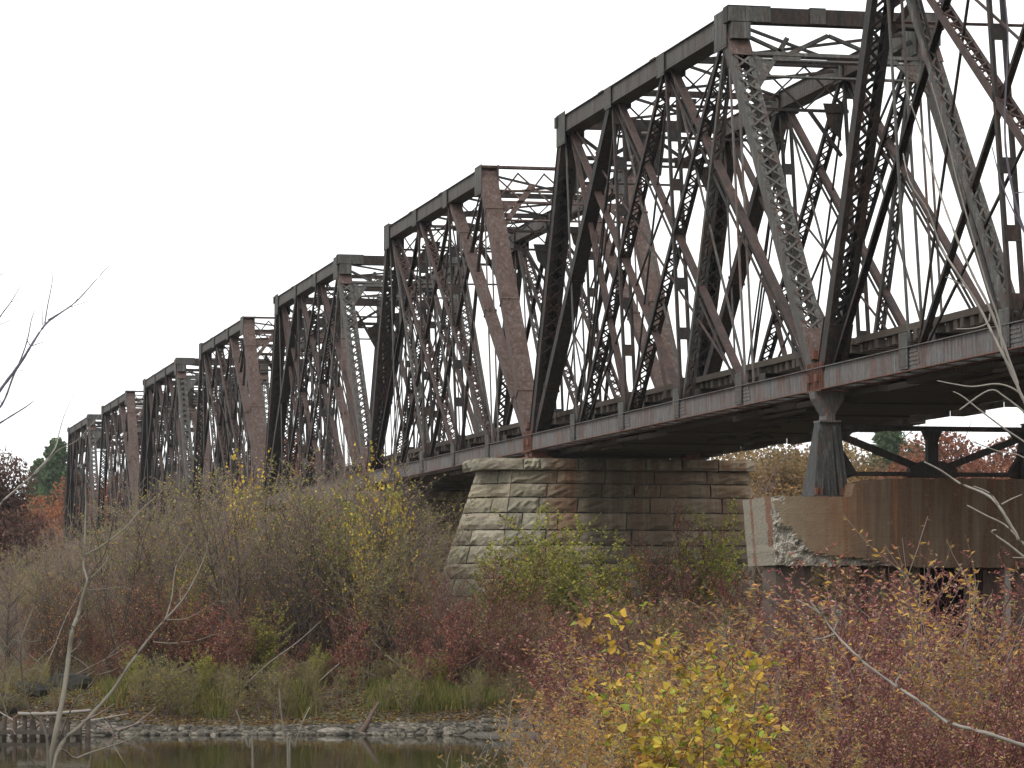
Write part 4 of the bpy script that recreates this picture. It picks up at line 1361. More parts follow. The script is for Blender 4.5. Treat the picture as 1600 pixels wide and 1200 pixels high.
for px, top, Y, l in ((1075, 968, 21, 'shrub with large yellow and lime heart shaped leaves at the centre of the foreground'),
                      (1120, 1010, 22, 'heart leafed yellow shrub right of the largest yellow one'),
                      (1030, 1070, 19.5, 'low heart leafed yellow shrub at the bottom edge'),
                      (1090, 1030, 17.5, 'dense yellow heart leafed shrub in front of the largest one'),
                      (1100, 1110, 18, 'lowest yellow heart leafed shrub at the bottom edge right')):
    near_put('heart', px, Y, top, l, 'shrub')
for px, top, Y, l in ((985, 968, 25, 'narrow leafed golden shrub left of the yellow heart leafed shrub'),
                      (1060, 945, 27, 'narrow leafed golden shrub rising behind the yellow heart leafed shrub'),
                      (835, 1095, 20.5, 'golden narrow leafed shrub at the lower left end of the foreground growth'),
                      (925, 1110, 18.5, 'golden narrow leafed shrub just left of the lowest heart leafed shrub'),
                      (885, 1055, 22, 'low golden narrow leafed shrub at left of the foreground'),
                      (950, 1080, 20, 'small golden narrow leafed shrub at the bottom edge'),
                      (1010, 1010, 20, 'golden narrow leafed shrub overlapping the left side of the heart leafed shrub'),
                      (1160, 1000, 20.5, 'golden narrow leafed shrub overlapping the right side of the heart leafed shrub'),
                      (1080, 1060, 18.5, 'golden narrow leafed shrub in front of the heart leafed shrub'),
                      (1500, 960, 24, 'golden shrub standing among the burgundy ones below the rusty cap'),
                      (1240, 1090, 18.5, 'golden shrub at the bottom edge among the burgundy ones'),
                      (1130, 940, 28, 'golden shrub tips between the pier foot and the burgundy shrubs')):
    near_put('willow', px, Y, top, l, 'shrub')
for px, top, Y, l in ((1455, 815, 24, 'tall sprig of orange leaves standing against the rusty concrete cap'),
                      (1345, 900, 24, 'lowest orange leafed sprig at the left of the sprigs below the cap'),
                      (1490, 850, 25, 'orange leafed sprig right of the tallest one'),
                      (1390, 858, 25, 'shorter orange leafed sprig left of the tallest one')):
    near_put('sprig', px, Y, top, l, 'sapling')
for px, top, Y, l in ((780, 1120, 19, 'pale grey twiggy shrub with a few orange leaves at the bottom edge'),
                      (830, 1075, 21, 'pale grey twiggy shrub beside the golden foreground shrub'),
                      (905, 1130, 18, 'nearly leafless twiggy shrub at the bottom edge'),
                      (730, 1160, 18, 'lowest and leftmost pale twiggy shrub')):
    near_put('twig', px, Y, top, l, 'shrub')

# ------------------------------------------------------------------ foreground bare branches: tapered tubes through real space
def tube(V, F, pts, r0, r1, sides=7):
    n = len(pts); b0 = len(V)
    for i, p in enumerate(pts):
        a = pts[max(0, i - 1)]; c = pts[min(n - 1, i + 1)]
        ax = (c - a).normalized()
        u = ax.orthogonal().normalized(); w = ax.cross(u)
        r = r0 + (r1 - r0) * i / (n - 1)
        r *= 1 + .12 * math.sin(i * 2.7)
        for k in range(sides):
            t = 6.28318 * k / sides
            V.append(tuple(p + (u * math.cos(t) + w * math.sin(t)) * r))
    for i in range(n - 1):
        for k in range(sides):
            j = (k + 1) % sides
            F.append((b0 + i * sides + k, b0 + i * sides + j, b0 + (i + 1) * sides + j, b0 + (i + 1) * sides + k))
    b1 = len(V); V.append(tuple(pts[-1] + (pts[-1] - pts[-2]).normalized() * r1 * 1.5))
    for k in range(sides):
        F.append((b0 + (n - 1) * sides + k, b0 + (n - 1) * sides + (k + 1) % sides, b1, b1))
def smooth_path(P3, sub=5):
    out = []
    n = len(P3)
    for i in range(n - 1):
        p0 = P3[max(0, i - 1)]; p1 = P3[i]; p2 = P3[i + 1]; p3 = P3[min(n - 1, i + 2)]
        for k in range(sub):
            t = k / sub
            out.append(.5 * ((2 * p1) + (p2 - p0) * t + (2 * p0 - 5 * p1 + 4 * p2 - p3) * t * t + (3 * p1 - p0 - 3 * p2 + p3) * t ** 3))
    out.append(P3[-1])
    return out
BR = .68
def branch_obj(name, list_, mat, parent):
    """list of (points [(px,py,dist)], r0, r1) -> one mesh"""
    V, F = [], []
    for pts, r0, r1 in list_:
        P3 = [q if isinstance(q, Vector) else P(*q) for q in pts]
        k_ = .95 if 'violet' in mat else BR
        tube(V, F, smooth_path(P3), r0 * k_, max(r1 * k_, .0011))
    F4 = [f for f in F if f[2] != f[3]]; F3 = [f[:3] for f in F if f[2] == f[3]]
    return mesh_np(name, V, F4, F3, [M[mat]], parent=parent, smooth=True)

BR = .58
# left sapling, 13 m away, rooted on the near bank below the frame
D = 13.0
def rootpt(px, Y):
    x = (px - 800) / FPX * Y
    return Vector((x, Y, gz(x, Y) - .1))
t = empty('bare_sapling', rootpt(70, D)); t.name = 'forked_sapling'
tag(t, 'leafless grey sapling with forking stems standing in the foreground at lower left', 'sapling')
def sub(o, root_):
    o.parent = root_
    o.matrix_parent_inverse = Matrix.Translation(root_.location).inverted()
    return o
sub(branch_obj('trunk', [([rootpt(70, D), (72, 1290, D), (78, 1200, D), (88, 1140, D), (100, 1080, D + .1), (108, 1020, D + .2), (113, 985, D + .2), (122, 960, D + .3), (130, 930, D + .3), (137, 908, D + .3)], .022, .011)], 'bark_olive', None), t)
sub(branch_obj('branch', [([(137, 908, D + .3), (130, 880, D + .4), (132, 850, D + .4), (134, 790, D + .5), (134, 745, D + .5)], .009, .003),
    ([(131, 868, D + .4), (160, 852, D + .5), (195, 825, D + .6), (222, 795, D + .7), (250, 770, D + .8), (270, 745, D + .8)], .007, .0025),
    ([(137, 908, D + .3), (150, 885, D + .2), (165, 862, D), (180, 800, D - .2), (190, 740, D - .2), (200, 690, D - .3)], .005, .0015),
    ([(118, 983, D + .2), (95, 960, D), (80, 930, D - .1)], .004, .0015),
    ([(135, 922, D + .3), (165, 920, D + .5), (192, 917, D + .6), (212, 928, D + .6)], .004, .0012),
    ([(138, 905, D + .3), (155, 890, D + .5), (170, 870, D + .7)], .004, .0015),
    ([(110, 1020, D), (122, 1010, D), (127, 1000, D)], .004, .0015),
    ([(131, 850, D + .4), (115, 830, D + .3), (105, 790, D + .3), (98, 770, D + .2)], .003, .001),
    ([(214, 800, D + .7), (214, 740, D + .7), (207, 715, D + .7)], .003, .001), ([(214, 765, D + .7), (228, 745, D + .7)], .0022, .001)], 'bark_olive', None), t)
sub(branch_obj('stem', [([rootpt(78, D), (82, 1240, D), (95, 1165, D), (130, 1130, D + .1), (175, 1080, D + .2), (205, 1035, D + .2), (235, 995, D + .3), (258, 968, D + .3), (290, 930, D + .5), (320, 870, D + .6), (327, 835, D + .6)], .017, .003),
    ([(258, 968, D + .3), (268, 935, D + .4), (275, 885, D + .5), (292, 855, D + .6), (300, 840, D + .6)], .005, .0015),
    ([(261, 968, D + .3), (290, 967, D + .2), (315, 955, D + .1), (340, 940, D), (362, 942, D)], .0045, .0013),
    ([(240, 1003, D + .3), (270, 1005, D + .1), (310, 1000, D), (340, 990, D - .1), (350, 1000, D - .1)], .0045, .0013),
    ([(320, 870, D + .6), (335, 868, D + .7), (347, 862, D + .7)], .003, .001),
    ([(283, 940, D + .4), (282, 920, D + .5), (300, 912, D + .6)], .003, .001),
    ([(95, 1150, D), (115, 1100, D - .2), (145, 1065, D - .3), (165, 1030, D - .4), (195, 1003, D - .4)], .006, .0015),
    ([(150, 1055, D - .3), (175, 1048, D - .3), (185, 1042, D - .3)], .003, .001),
    ([(180, 1073, D + .2), (190, 1050, D + .2), (197, 1035, D + .1)], .003, .001)], 'bark_olive', None), t)
sub(branch_obj('stem', [([rootpt(64, D), (76, 1190, D - .2), (45, 1110, D - .3), (34, 1050, D - .4), (34, 1000, D - .5), (50, 955, D - .5), (53, 945, D - .5)], .010, .002),
    ([(33, 1035, D - .4), (10, 1010, D - .5), (-8, 980, D - .5)], .005, .002), ([(34, 1005, D - .4), (20, 1000, D - .4), (8, 1020, D - .4)], .003, .001),
    ([(36, 1052, D - .4), (52, 1045, D - .4), (72, 1050, D - .4)], .003, .001), ([(35, 1000, D - .4), (55, 1002, D - .4), (65, 990, D - .4)], .003, .001),
    ([(57, 1200, D - .2), (30, 1155, D - .3), (20, 1140, D - .3), (0, 1085, D - .3)], .005, .002), ([(8, 1090, D - .3), (15, 1060, D - .3), (20, 1045, D - .3)], .004, .0015),
    ([(10, 1093, D - .3), (35, 1083, D - .3)], .003, .001)], 'bark_olive', None), t)
t = empty('low_branching_sapling', rootpt(90, 11))
tag(t, 'thin bare stem arching right over the water at the bottom left', 'sapling')
sub(branch_obj('stem', [([rootpt(60, 11), (80, 1215, 11), (120, 1185, 11.2), (160, 1170, 11.3), (195, 1158, 11.4), (215, 1148, 11.5)], .009, .002),
    ([(143, 1176, 11.3), (140, 1190, 11.3), (136, 1215, 11.3)], .003, .002), ([(178, 1165, 11.3), (190, 1185, 11.2), (200, 1200, 11.2)], .002, .001)], 'bark_olive', None), t)
# three dead stalks in the bottom middle
for pts, lab in (([(395, 1200, 10), (388, 1170, 10), (378, 1135, 10), (369, 1110, 10)], 'leftmost pale dead stalk leaning left over the water'),
                 ([(450, 1200, 10), (446, 1165, 10), (440, 1120, 10), (436, 1077, 10)], 'tallest pale dead stalk over the water at the bottom'),
                 ([(452, 1200, 10.3), (460, 1170, 10.3), (470, 1135, 10.3), (484, 1105, 10.4)], 'thin dead stalk leaning right beside the tallest stalk')):
    b = rootpt(pts[0][0] + 6, pts[0][2])
    t = empty('dead_stalk', b); tag(t, lab, 'stalk')
    sub(branch_obj('stem', [([b] + pts, .007, .003)], 'bark_olive', None), t)
BR = .70
# upper-left twigs: a tree whose trunk is outside the frame
D2 = 16.0
tb = rootpt(-170, D2)
t = empty('violet_twig_tree', tb)
tag(t, 'slender violet grey tree reaching its bare twigs into the sky at the left edge', 'tree')
sub(branch_obj('trunk', [([tb, (-168, 1200, D2), (-150, 1000, D2), (-130, 800, D2), (-125, 500, D2), (-110, 250, D2)], .04, .010)], 'bark_dark', None), t)
sub(branch_obj('branch', [([(-138, 860, D2), (-60, 720, D2), (-20, 640, D2), (0, 610, D2), (32, 567, D2), (48, 541, D2), (70, 508, D2 + .1), (90, 492, D2 + .2), (118, 472, D2 + .3), (145, 443, D2 + .3), (171, 414, D2 + .4)], .011, .0016),
    ([(-100, 760, D2), (-30, 670, D2), (3, 632, D2), (20, 590, D2), (33, 560, D2), (43, 530, D2), (49, 500, D2), (54, 486, D2)], .007, .0016),
    ([(70, 506, D2), (74, 480, D2), (79, 455, D2), (82, 436, D2), (80, 424, D2)], .0035, .001), ([(67, 508, D2), (67, 490, D2), (67, 470, D2)], .0028, .001),
    ([(48, 541, D2), (60, 537, D2), (70, 534, D2)], .0028, .001), ([(48, 541, D2), (40, 528, D2)], .003, .0015), ([(110, 480, D2 + .3), (130, 473, D2 + .3), (147, 468, D2 + .3)], .0018, .0008),
    ([(118, 472, D2 + .3), (121, 467, D2 + .3)], .003, .0012), ([(75, 500, D2), (95, 488, D2), (112, 478, D2 + .2)], .003, .001), ([(160, 425, D2 + .4), (161, 407, D2 + .4)], .001, .0006),
    ([(-80, 640, D2), (-20, 530, D2), (0, 495, D2), (17, 472, D2), (31, 448, D2)], .006, .0013), ([(17, 472, D2), (33, 466, D2)], .0015, .0007), ([(-40, 520, D2), (0, 507, D2), (22, 497, D2)], .0022, .0008), ([(-40, 460, D2), (-8, 436, D2), (6, 426, D2)], .004, .001),
    ([(-125, 800, D2), (-60, 700, D2), (0, 661, D2), (40, 636, D2), (53, 626, D2)], .008, .0016), ([(3, 632, D2), (-4, 616, D2), (-9, 600, D2)], .002, .001), ([(25, 580, D2), (40, 578, D2)], .0015, .0008)], 'bark_violet', None), t)
t = empty('pale_twig_sapling', rootpt(-60, 15))
tag(t, 'thin pale twig crossing the dark far end of the bridge at left', 'sapling')
sub(branch_obj('stem', [([rootpt(-60, 15), (-50, 1200, 15), (-45, 1000, 15), (-30, 830, 15), (0, 788, 15), (25, 765, 15), (52, 741, 15), (84, 704, 15.1), (92, 678, 15.2), (100, 650, 15.2), (117, 612, 15.3)], .012, .0015),
    ([(50, 742, 15), (60, 736, 15), (90, 704, 15), (120, 688, 15), (150, 655, 15), (155, 648, 15)], .003, .001), ([(100, 666, 15.2), (115, 662, 15.2)], .0015, .0008)], 'bark_pale', None), t)
# right-hand tree, trunk just outside the frame
D3 = 9.0
tb = rootpt(1860, D3)
t = empty('pale_branch_tree', tb)
tag(t, 'small smooth barked bare tree reaching long pale branches in from the right edge', 'tree')
sub(branch_obj('trunk', [([tb, (1850, 1350, D3), (1820, 1200, D3), (1780, 1000, D3), (1760, 800, D3), (1720, 600, D3), (1700, 300, D3), (1690, 50, D3), (1680, -150, D3)], .035, .010)], 'bark_pale', None), t)
sub(branch_obj('branch', [
    ([(1830, 1220, D3), (1700, 1195, D3), (1600, 1165, D3), (1540, 1145, D3), (1480, 1128, D3 + .1), (1440, 1098, D3 + .1), (1400, 1072, D3 + .2), (1350, 1035, D3 + .2), (1305, 990, D3 + .3), (1280, 958, D3 + .3), (1245, 937, D3 + .3)], .0095, .0028),
    ([(1280, 958, D3 + .3), (1272, 948, D3 + .3), (1267, 940, D3 + .3)], .004, .0028), ([(1305, 990, D3 + .3), (1290, 996, D3 + .3), (1271, 999, D3 + .3)], .0035, .002), ([(1303, 985, D3 + .3), (1310, 968, D3 + .3)], .003, .0022),
    ([(1402, 1073, D3 + .2), (1400, 1065, D3 + .2), (1407, 1055, D3 + .2)], .0042, .003), ([(1344, 1030, D3 + .2), (1342, 1024, D3 + .2)], .0035, .003)], 'bark_pale', None), t)
sub(branch_obj('branch', [
    ([(1765, 900, D3), (1660, 870, D3), (1600, 850, D3), (1585, 830, D3), (1560, 790, D3), (1540, 772, D3 + .1), (1500, 755, D3 + .2), (1470, 735, D3 + .2), (1445, 722, D3 + .2)], .0085, .0030),
    ([(1560, 788, D3), (1545, 770, D3), (1522, 760, D3)], .004, .0025), ([(1565, 788, D3), (1580, 780, D3), (1596, 773, D3)], .0035, .002),
    ([(1592, 842, D3), (1570, 820, D3), (1540, 805, D3), (1512, 790, D3)], .004, .003), ([(1600, 870, D3), (1575, 850, D3), (1550, 832, D3), (1556, 828, D3)], .0045, .003), ([(1700, 900, D3), (1620, 875, D3), (1583, 871, D3)], .004, .002)], 'bark_pale', None), t)
sub(branch_obj('branch', [
    ([(1740, 740, D3), (1650, 690, D3), (1600, 625, D3), (1585, 590, D3), (1560, 540, D3), (1530, 480, D3 + .1), (1495, 425, D3 + .1), (1470, 385, D3 + .2), (1450, 330, D3 + .2), (1422, 285, D3 + .2), (1411, 240, D3 + .3)], .0080, .0022),
    ([(1590, 600, D3), (1550, 490, D3), (1520, 430, D3), (1490, 360, D3), (1465, 290, D3 + .2), (1440, 210, D3 + .3), (1415, 140, D3 + .3), (1412, 128, D3 + .3)], .0065, .0020),
    ([(1600, 625, D3), (1570, 560, D3), (1560, 500, D3), (1540, 440, D3), (1500, 300, D3), (1480, 220, D3), (1455, 130, D3)], .005, .0018),
    ([(1605, 640, D3), (1590, 612, D3), (1560, 600, D3), (1520, 604, D3), (1490, 600, D3), (1465, 595, D3)], .0045, .0022),
    ([(1608, 650, D3), (1570, 620, D3), (1545, 610, D3), (1500, 640, D3)], .0038, .003),
    ([(1547, 490, D3), (1543, 505, D3), (1520, 513, D3), (1495, 514, D3)], .0035, .0025),
    ([(1510, 450, D3), (1485, 435, D3), (1478, 433, D3)], .003, .002),
    ([(1640, 720, D3), (1600, 690, D3), (1570, 670, D3), (1530, 640, D3), (1505, 620, D3), (1490, 612, D3)], .0042, .0025),
    ([(1650, 760, D3), (1600, 715, D3), (1560, 705, D3), (1520, 690, D3)], .003, .002)], 'bark_pale', None), t)
sub(branch_obj('branch', [
    ([(1700, 520, D3), (1640, 420, D3), (1600, 360, D3), (1575, 260, D3), (1570, 180, D3), (1575, 60, D3), (1567, -30, D3)], .005, .002),
    ([(1650, 440, D3), (1610, 380, D3), (1570, 300, D3), (1550, 230, D3)], .003, .0015), ([(1585, 302, D3), (1600, 300, D3), (1612, 302, D3)], .002, .001)], 'bark_violet', None), t)

# ------------------------------------------------------------------ background trees
def crown_tree(seed, h, w, pal, n, leaf, shape='round', trunk_h=.08, lobes=40):
    R = np.random.RandomState(seed)
    g = Veg(seed)
    g.grow(Vector((0, 0, 0)), Vector((0, 0, 1)), h * .9, h * .022, 0, cfg(levels=1, seg=(8, 4), child=(14, 0), wander=.04, up=.04, bare=trunk_h, ratio=.42, leaflvl=9, rmin=.02))
    if shape == 'round':
        c = R.randn(lobes, 3); c /= np.linalg.norm(c, axis=1, keepdims=True)
        c *= R.uniform(.35, .95, (lobes, 1))
        c = c * np.array([w / 2, w / 2, h * (1 - trunk_h) / 2]) + np.array([0, 0, h * (trunk_h + (1 - trunk_h) / 2)])
        rad = R.uniform(.16, .30, lobes) * w
    else:
        t = R.uniform(0, 1, lobes)
        a = R.uniform(0, 6.28, lobes)
        rr = (1 - t) ** .8 * w / 2 * R.uniform(.5, 1, lobes)
        c = np.stack([np.cos(a) * rr, np.sin(a) * rr, h * (trunk_h + (1 - trunk_h) * t)], 1)
        rad = (.10 + .16 * (1 - t)) * w
    li = R.randint(0, lobes, n)
    d = R.randn(n, 3); d /= np.linalg.norm(d, axis=1, keepdims=True)
    pos = c[li] + d * (rad[li] * R.uniform(.3, 1.05, n) ** .6)[:, None] * np.array([1, 1, .72])
    pos[:, 2] = np.clip(pos[:, 2], .1 * h, None)
    tintL = R.uniform(.65, 1.3, lobes)
    pal = np.array(pal)
    pl = pal[R.randint(0, len(pal), lobes)]
    arr = g.arrays()
    u = R.randn(n, 3); u /= np.linalg.norm(u, axis=1, keepdims=True)
    w_ = np.cross(u, R.randn(n, 3)); w_ /= np.linalg.norm(w_, axis=1, keepdims=True)
    s = leaf * R.uniform(.5, 1.3, (n, 1))
    V = np.stack([pos - u * s, pos + w_ * s * .6, pos + u * s, pos - w_ * s * .6], 1).reshape(-1, 3)
    cc = (pl[li] * .6 + pal[R.randint(0, len(pal), n)] * .4) * tintL[li][:, None] * R.uniform(.7, 1.3, (n, 1))
    arr['lf'] = (V, np.arange(n)[:, None] * 4 + np.array([[0, 1, 2, 3]]), None, np.repeat(cc, 4, 0))
    return arr
P_rust = [(.22, .078, .040), (.17, .06, .036), (.27, .115, .045)]
P_gold = [(.25, .150, .055), (.20, .125, .05), (.29, .165, .055), (.15, .11, .05)]
P_pine = [(.08, .125, .05), (.105, .15, .055), (.06, .095, .045)]
P_dull = [(.135, .068, .052), (.10, .052, .042), (.17, .095, .065)]
BG = {
 'rust': Placer(plant_thing('oak_tree', crown_tree(61, 14, 11, P_rust, 22000, .18), M['bark_dark'], 'trunk', 'crown')),
 'rust2': Placer(plant_thing('oak_tree', crown_tree(62, 14, 9, P_rust + P_gold[:1], 20000, .18), M['bark_dark'], 'trunk', 'crown')),
 'gold': Placer(plant_thing('maple_tree', crown_tree(63, 14, 10, P_gold, 30000, .19, lobes=90), M['bark'], 'trunk', 'crown')),
 'gold2': Placer(plant_thing('maple_tree', crown_tree(64, 14, 8, P_gold, 26000, .18, lobes=80), M['bark'], 'trunk', 'crown')),
 'pine': Placer(plant_thing('pine_tree', crown_tree(65, 14, 8, P_pine, 24000, .18, 'cone', .05, 80), M['bark_dark'], 'trunk', 'crown')),
 'dull': Placer(plant_thing('oak_tree', crown_tree(66, 14, 10, P_dull, 26000, .17, lobes=60), M['bark_dark'], 'trunk', 'crown')),
 'bare': Placer(plant_thing('leafless_tree', bush(67, 13, 1, .05, cfg(levels=2, seg=(9, 5, 3), child=(26, 8, 0), leaves=.6, size=.12, rmin=.016, wander=.05, bare=.25), .14).arrays('diamond', .6, P_gold), M['bark'], 'trunk', 'leaves')),
}
def bg_put(key, px, top, Y, label, cat, group=None, wide=1.0, h0=14.3):
    x = (px - 800) / FPX * Y
    g = gz(x, Y)
    s = (P(px, top, Y).z - g) / h0
    return BG[key].put(x, Y, g - .2, (s * wide, s * wide, s), RR.uniform(0, 6.28), label, cat, group)
bg_put('dull', -8, 688, 185, 'dark brown red oak at the left edge, nearer than the other background trees', 'tree', None, .78)
bg_put('pine', 88, 683, 340, 'blue green pine rising left of the far end of the bridge', 'tree', None, .9)
bg_put('pine', 62, 715, 380, 'smaller hazy pine left of the blue green pine', 'tree', None, .9)
bg_put('rust', 98, 735, 300, 'rust red tree beside the dark far end post of the bridge', 'tree', None, .8)
bg_put('pine', 1390, 655, 290, 'dark green pine between golden and red trees under the bridge at right', 'tree', None, 1.0)
bg_put('pine', 1430, 690, 295, 'smaller green pine close against the right of the dark green pine', 'tree', None, .9)
bg_put('bare', 712, 612, 190, 'pale leafless tree top seen through the truss above the nearest pier', 'tree', None, .8, 14.5)
bg_put('bare', 1215, 690, 200, 'spindly bare tree in front of the golden trees right of the stone pier', 'tree', None, .8, 14.5)
for px, top, Y in ((1460, 680, 270), (1505, 668, 265), (1560, 676, 268), (1620, 668, 262), (1680, 672, 266)):
    bg_put(RR.choice(['rust', 'rust2']), px, top, Y, 'rust red oak in the treeline seen through the steel frame at right', 'tree', 'rust red oaks beyond the bent')
for px, top, Y in ((1080, 700, 300), (1130, 690, 300), (1180, 684, 295), (1235, 680, 300), (1290, 676, 300), (1340, 688, 305), (1160, 705, 270), (1320, 705, 275), (1010, 715, 300), (1250, 700, 260)):
    bg_put(RR.choice(['gold', 'gold2']), px, top, Y, 'dull golden tree in the treeline seen beneath the deck right of the nearest pier', 'tree', 'golden trees beyond the bridge')
for px, top, Y in ((150, 745, 320), (205, 735, 320), (260, 725, 320), (320, 712, 320), (370, 700, 320), (430, 680, 320), (480, 690, 320), (530, 715, 330), (590, 735, 330), (650, 745, 330)):
    bg_put(RR.choice(['rust', 'rust2', 'rust']), px, top, Y, 'rust red tree glimpsed between the posts of the distant spans', 'tree', 'red trees behind the distant spans')
for px, top, Y in ((30, 775, 420), (-20, 770, 420), (70, 780, 400), (-80, 740, 400)):
    bg_put('dull', px, top, Y, 'hazy reddish tree low in the far treeline at left', 'tree', 'hazy trees at far left')
items = []
for i in range(70):
    Y = RR.uniform(420, 700); px = RR.uniform(-300, 1900)
    x = (px - 800) / FPX * Y
    g = gz(x, Y)
    top = RR.uniform(790, 830) if px < 900 else RR.uniform(715, 760)
    s = (P(px, top, Y).z - g) / 14.3
    if s < .2: continue
    items.append((T_bgarr, x, Y, g, s, RR.uniform(0, 6.28)) if False else (None, x, Y, g, s, 0))
wa = crown_tree(71, 14, 11, P_gold + P_dull, 3000, .3)
wb = crown_tree(72, 14, 11, P_rust + P_dull, 3000, .3)
merge_stuff('far_woods', [(RR.choice([wa, wb]), x, y, g, s, RR.uniform(0, 6.28)) for (_, x, y, g, s, _z) in items], M['bark_dark'], 'distant autumn woods on the horizon behind the bridge')

# ------------------------------------------------------------------ shore: stones, log, crib, grass
def stone_material(name, c0, c1):
    m = NM(name, .85)
    v = m.world()
    at = m.n('ShaderNodeAttribute', attribute_name='Col')
    n = m.noise(v, 9, 6, .7)
    m.color(m.mix(1.0, m.mix(m.ramp(n, [(.3, 0.0), (.7, 1.0)]), c0, c1), at.outputs['Color'], 'MULTIPLY'))
    m.bump(n, .6, .03)
    return m.m
M['rock'] = stone_material('shore_stone', (.045, .038, .03), (.21, .19, .155))
def rock_arrays(seed, flat=.45):
    R = np.random.RandomState(seed)
    bm_v = []
    nu, nv = 9, 6
    for j in range(nv + 1):
        ph = math.pi * j / nv
        for i in range(nu):
            th = 2 * math.pi * i / nu
            bm_v.append((math.sin(ph) * math.cos(th), math.sin(ph) * math.sin(th), math.cos(ph)))
    V = np.array(bm_v)
    for k in range(9):                                  # chop with random planes
        n = R.randn(3); n[2] *= .7; n /= np.linalg.norm(n)
        dd = R.uniform(.45, .85)
        ex = np.maximum(V @ n - dd, 0)
        V = V - ex[:, None] * n
    V = V * np.array([1, R.uniform(.6, .95), flat])
    F = []
    for j in range(nv):
        for i in range(nu):
            a = j * nu + i; b = j * nu + (i + 1) % nu
            F.append((a, b, b + nu, a + nu))
    return V, np.array(F)
rocks = [rock_arrays(s) for s in range(8)]
Vs, Fs, Cs = [], [], []
n0 = 0
R_ = random.Random(9)
for i in range(3000):
    px = R_.uniform(-60, 1050)
    Y = 83.6 + abs(R_.gauss(0, 1.0)) + .3
    x = (px - 800) / FPX * Y
    V, F = R_.choice(rocks)
    s = R_.uniform(.05, .17) * (1.25 if Y < 85.4 else .8)
    if R_.random() < .04: s *= 1.5
    s *= .85
    rz = R_.uniform(0, 6.28); c, sn = math.cos(rz), math.sin(rz)
    A = V * s
    A = np.stack([A[:, 0] * c - A[:, 1] * sn, A[:, 0] * sn + A[:, 1] * c, A[:, 2]], 1) + np.array([x, Y, max(gz(x, Y), 0.0) + s * .05])
    Vs.append(A); Fs.append(F + n0); n0 += len(A)
    g = R_.choice([.25, .4, .55, .75, 1.1]) * R_.uniform(.85, 1.15)
    Cs.append(np.tile([[g, g * .97, g * .93]], (len(A), 1)))
tag(mesh_np('shore_stones', np.concatenate(Vs), np.concatenate(Fs), None, [M['rock']], col=np.concatenate(Cs)), 'band of loose flat grey stones along the far waterline', None, None, 'stuff')
for px, s, w, l in ((515, .30, 1.7, 'pale flat boulder at the waterline left of the leaning log'), (635, .26, 1.9, 'pale flat boulder at the waterline right of the leaning log'),
                    (700, .32, 2.2, 'widest pale flat slab at the waterline in front of the nearest pier'), (320, .24, 1.6, 'grey boulder at the waterline below the bare thicket'),
                    (590, .28, 1.2, 'dark boulder just behind the foot of the leaning log')):
    V, F = rocks[px % 8]
    Y = 84.35; x = (px - 800) / FPX * Y
    o = mesh_np('boulder', V * np.array([w, 1, 1]) * s, F, None, [M['rock']], col=np.full((len(V), 3), 1.35 if 'pale' in l else .6))
    o.location = (x, Y, .06)
    tag(o, l, 'boulder')
# leaning log
mb = MB()
V, F = [], []
a = P(556, 1144, 84.0); b = P(592, 1098, 85.6); a.z = -.1
tube(V, F, smooth_path([a, a.lerp(b, .35) + Vector((.05, 0, .03)), a.lerp(b, .7), b]), .085, .04, 9)
F4 = [f for f in F if f[2] != f[3]]; F3 = [f[:3] for f in F if f[2] == f[3]]
tag(mesh_np('driftwood_log', V, F4, F3, [M['pile']], smooth=True), 'weathered grey log leaning out of the water against the stones', 'log')
# timber crib at far left
t = empty('timber_crib', ((55 - 800) / FPX * 82, 82, 0))
tag(t, 'old timber crib of upright posts with a pale log on top at left', 'crib')
bx = t.location.x
for i in range(15):
    mb = MB(); x = (i - 8) * .22 + R_.uniform(-.05, .05); pile(mb, x, R_.uniform(-.08, .08), R_.uniform(.06, .10), -.9, .42 + R_.uniform(-.3, .22), 8, .85)
    n = len(mb.v)
    mb.v.append((x, 0, .55)); 
    for k in range(8): mb.t.append((n - 8 + k, n - 8 + (k + 1) % 8, n))
    mb.build('post', M['oldconc'] if i % 3 else M['pile'], t, smooth=False)
mb = MB(); mb.beam((-1.7, -.2, .16), (1.2, -.2, .14), .12, .10, Vector((0, 1, 0))); mb.build('waler', M['bark_dark'], t)
V, F = [], []
tube(V, F, smooth_path([Vector((-.35, -.15, .60)), Vector((.4, -.15, .60)), Vector((1.4, -.1, .68))]), .05, .035, 8)
o = mesh_np('top_log', V, [f for f in F if f[2] != f[3]], [f[:3] for f in F if f[2] == f[3]], [M['bark_pale']], parent=t, smooth=True)
# driftwood tangle around the crib
for i in range(16):
    x0_ = (R_.uniform(-40, 190) - 800) / FPX * 83; Y0_ = R_.uniform(82.6, 85.6)
    a = Vector((x0_, Y0_, max(gz(x0_, Y0_), 0) + R_.uniform(-.1, .15)))
    an = R_.uniform(0, 6.28); L_ = R_.uniform(.5, 1.5)
    b = a + Vector((math.cos(an) * L_, math.sin(an) * L_ * .4, R_.uniform(0, .55)))
    V, F = [], []
    tube(V, F, smooth_path([a, a.lerp(b, .4) + Vector((0, 0, R_.uniform(-.06, .1))), b]), R_.uniform(.02, .05), .012, 6)
    tag(mesh_np('driftwood_stick', V, [f for f in F if f[2] != f[3]], [f[:3] for f in F if f[2] == f[3]], [M['bark'] if i % 3 else M['bark_pale']], smooth=True),
        'grey driftwood stick lying in the tangle around the timber crib', 'driftwood', 'driftwood sticks around the crib')
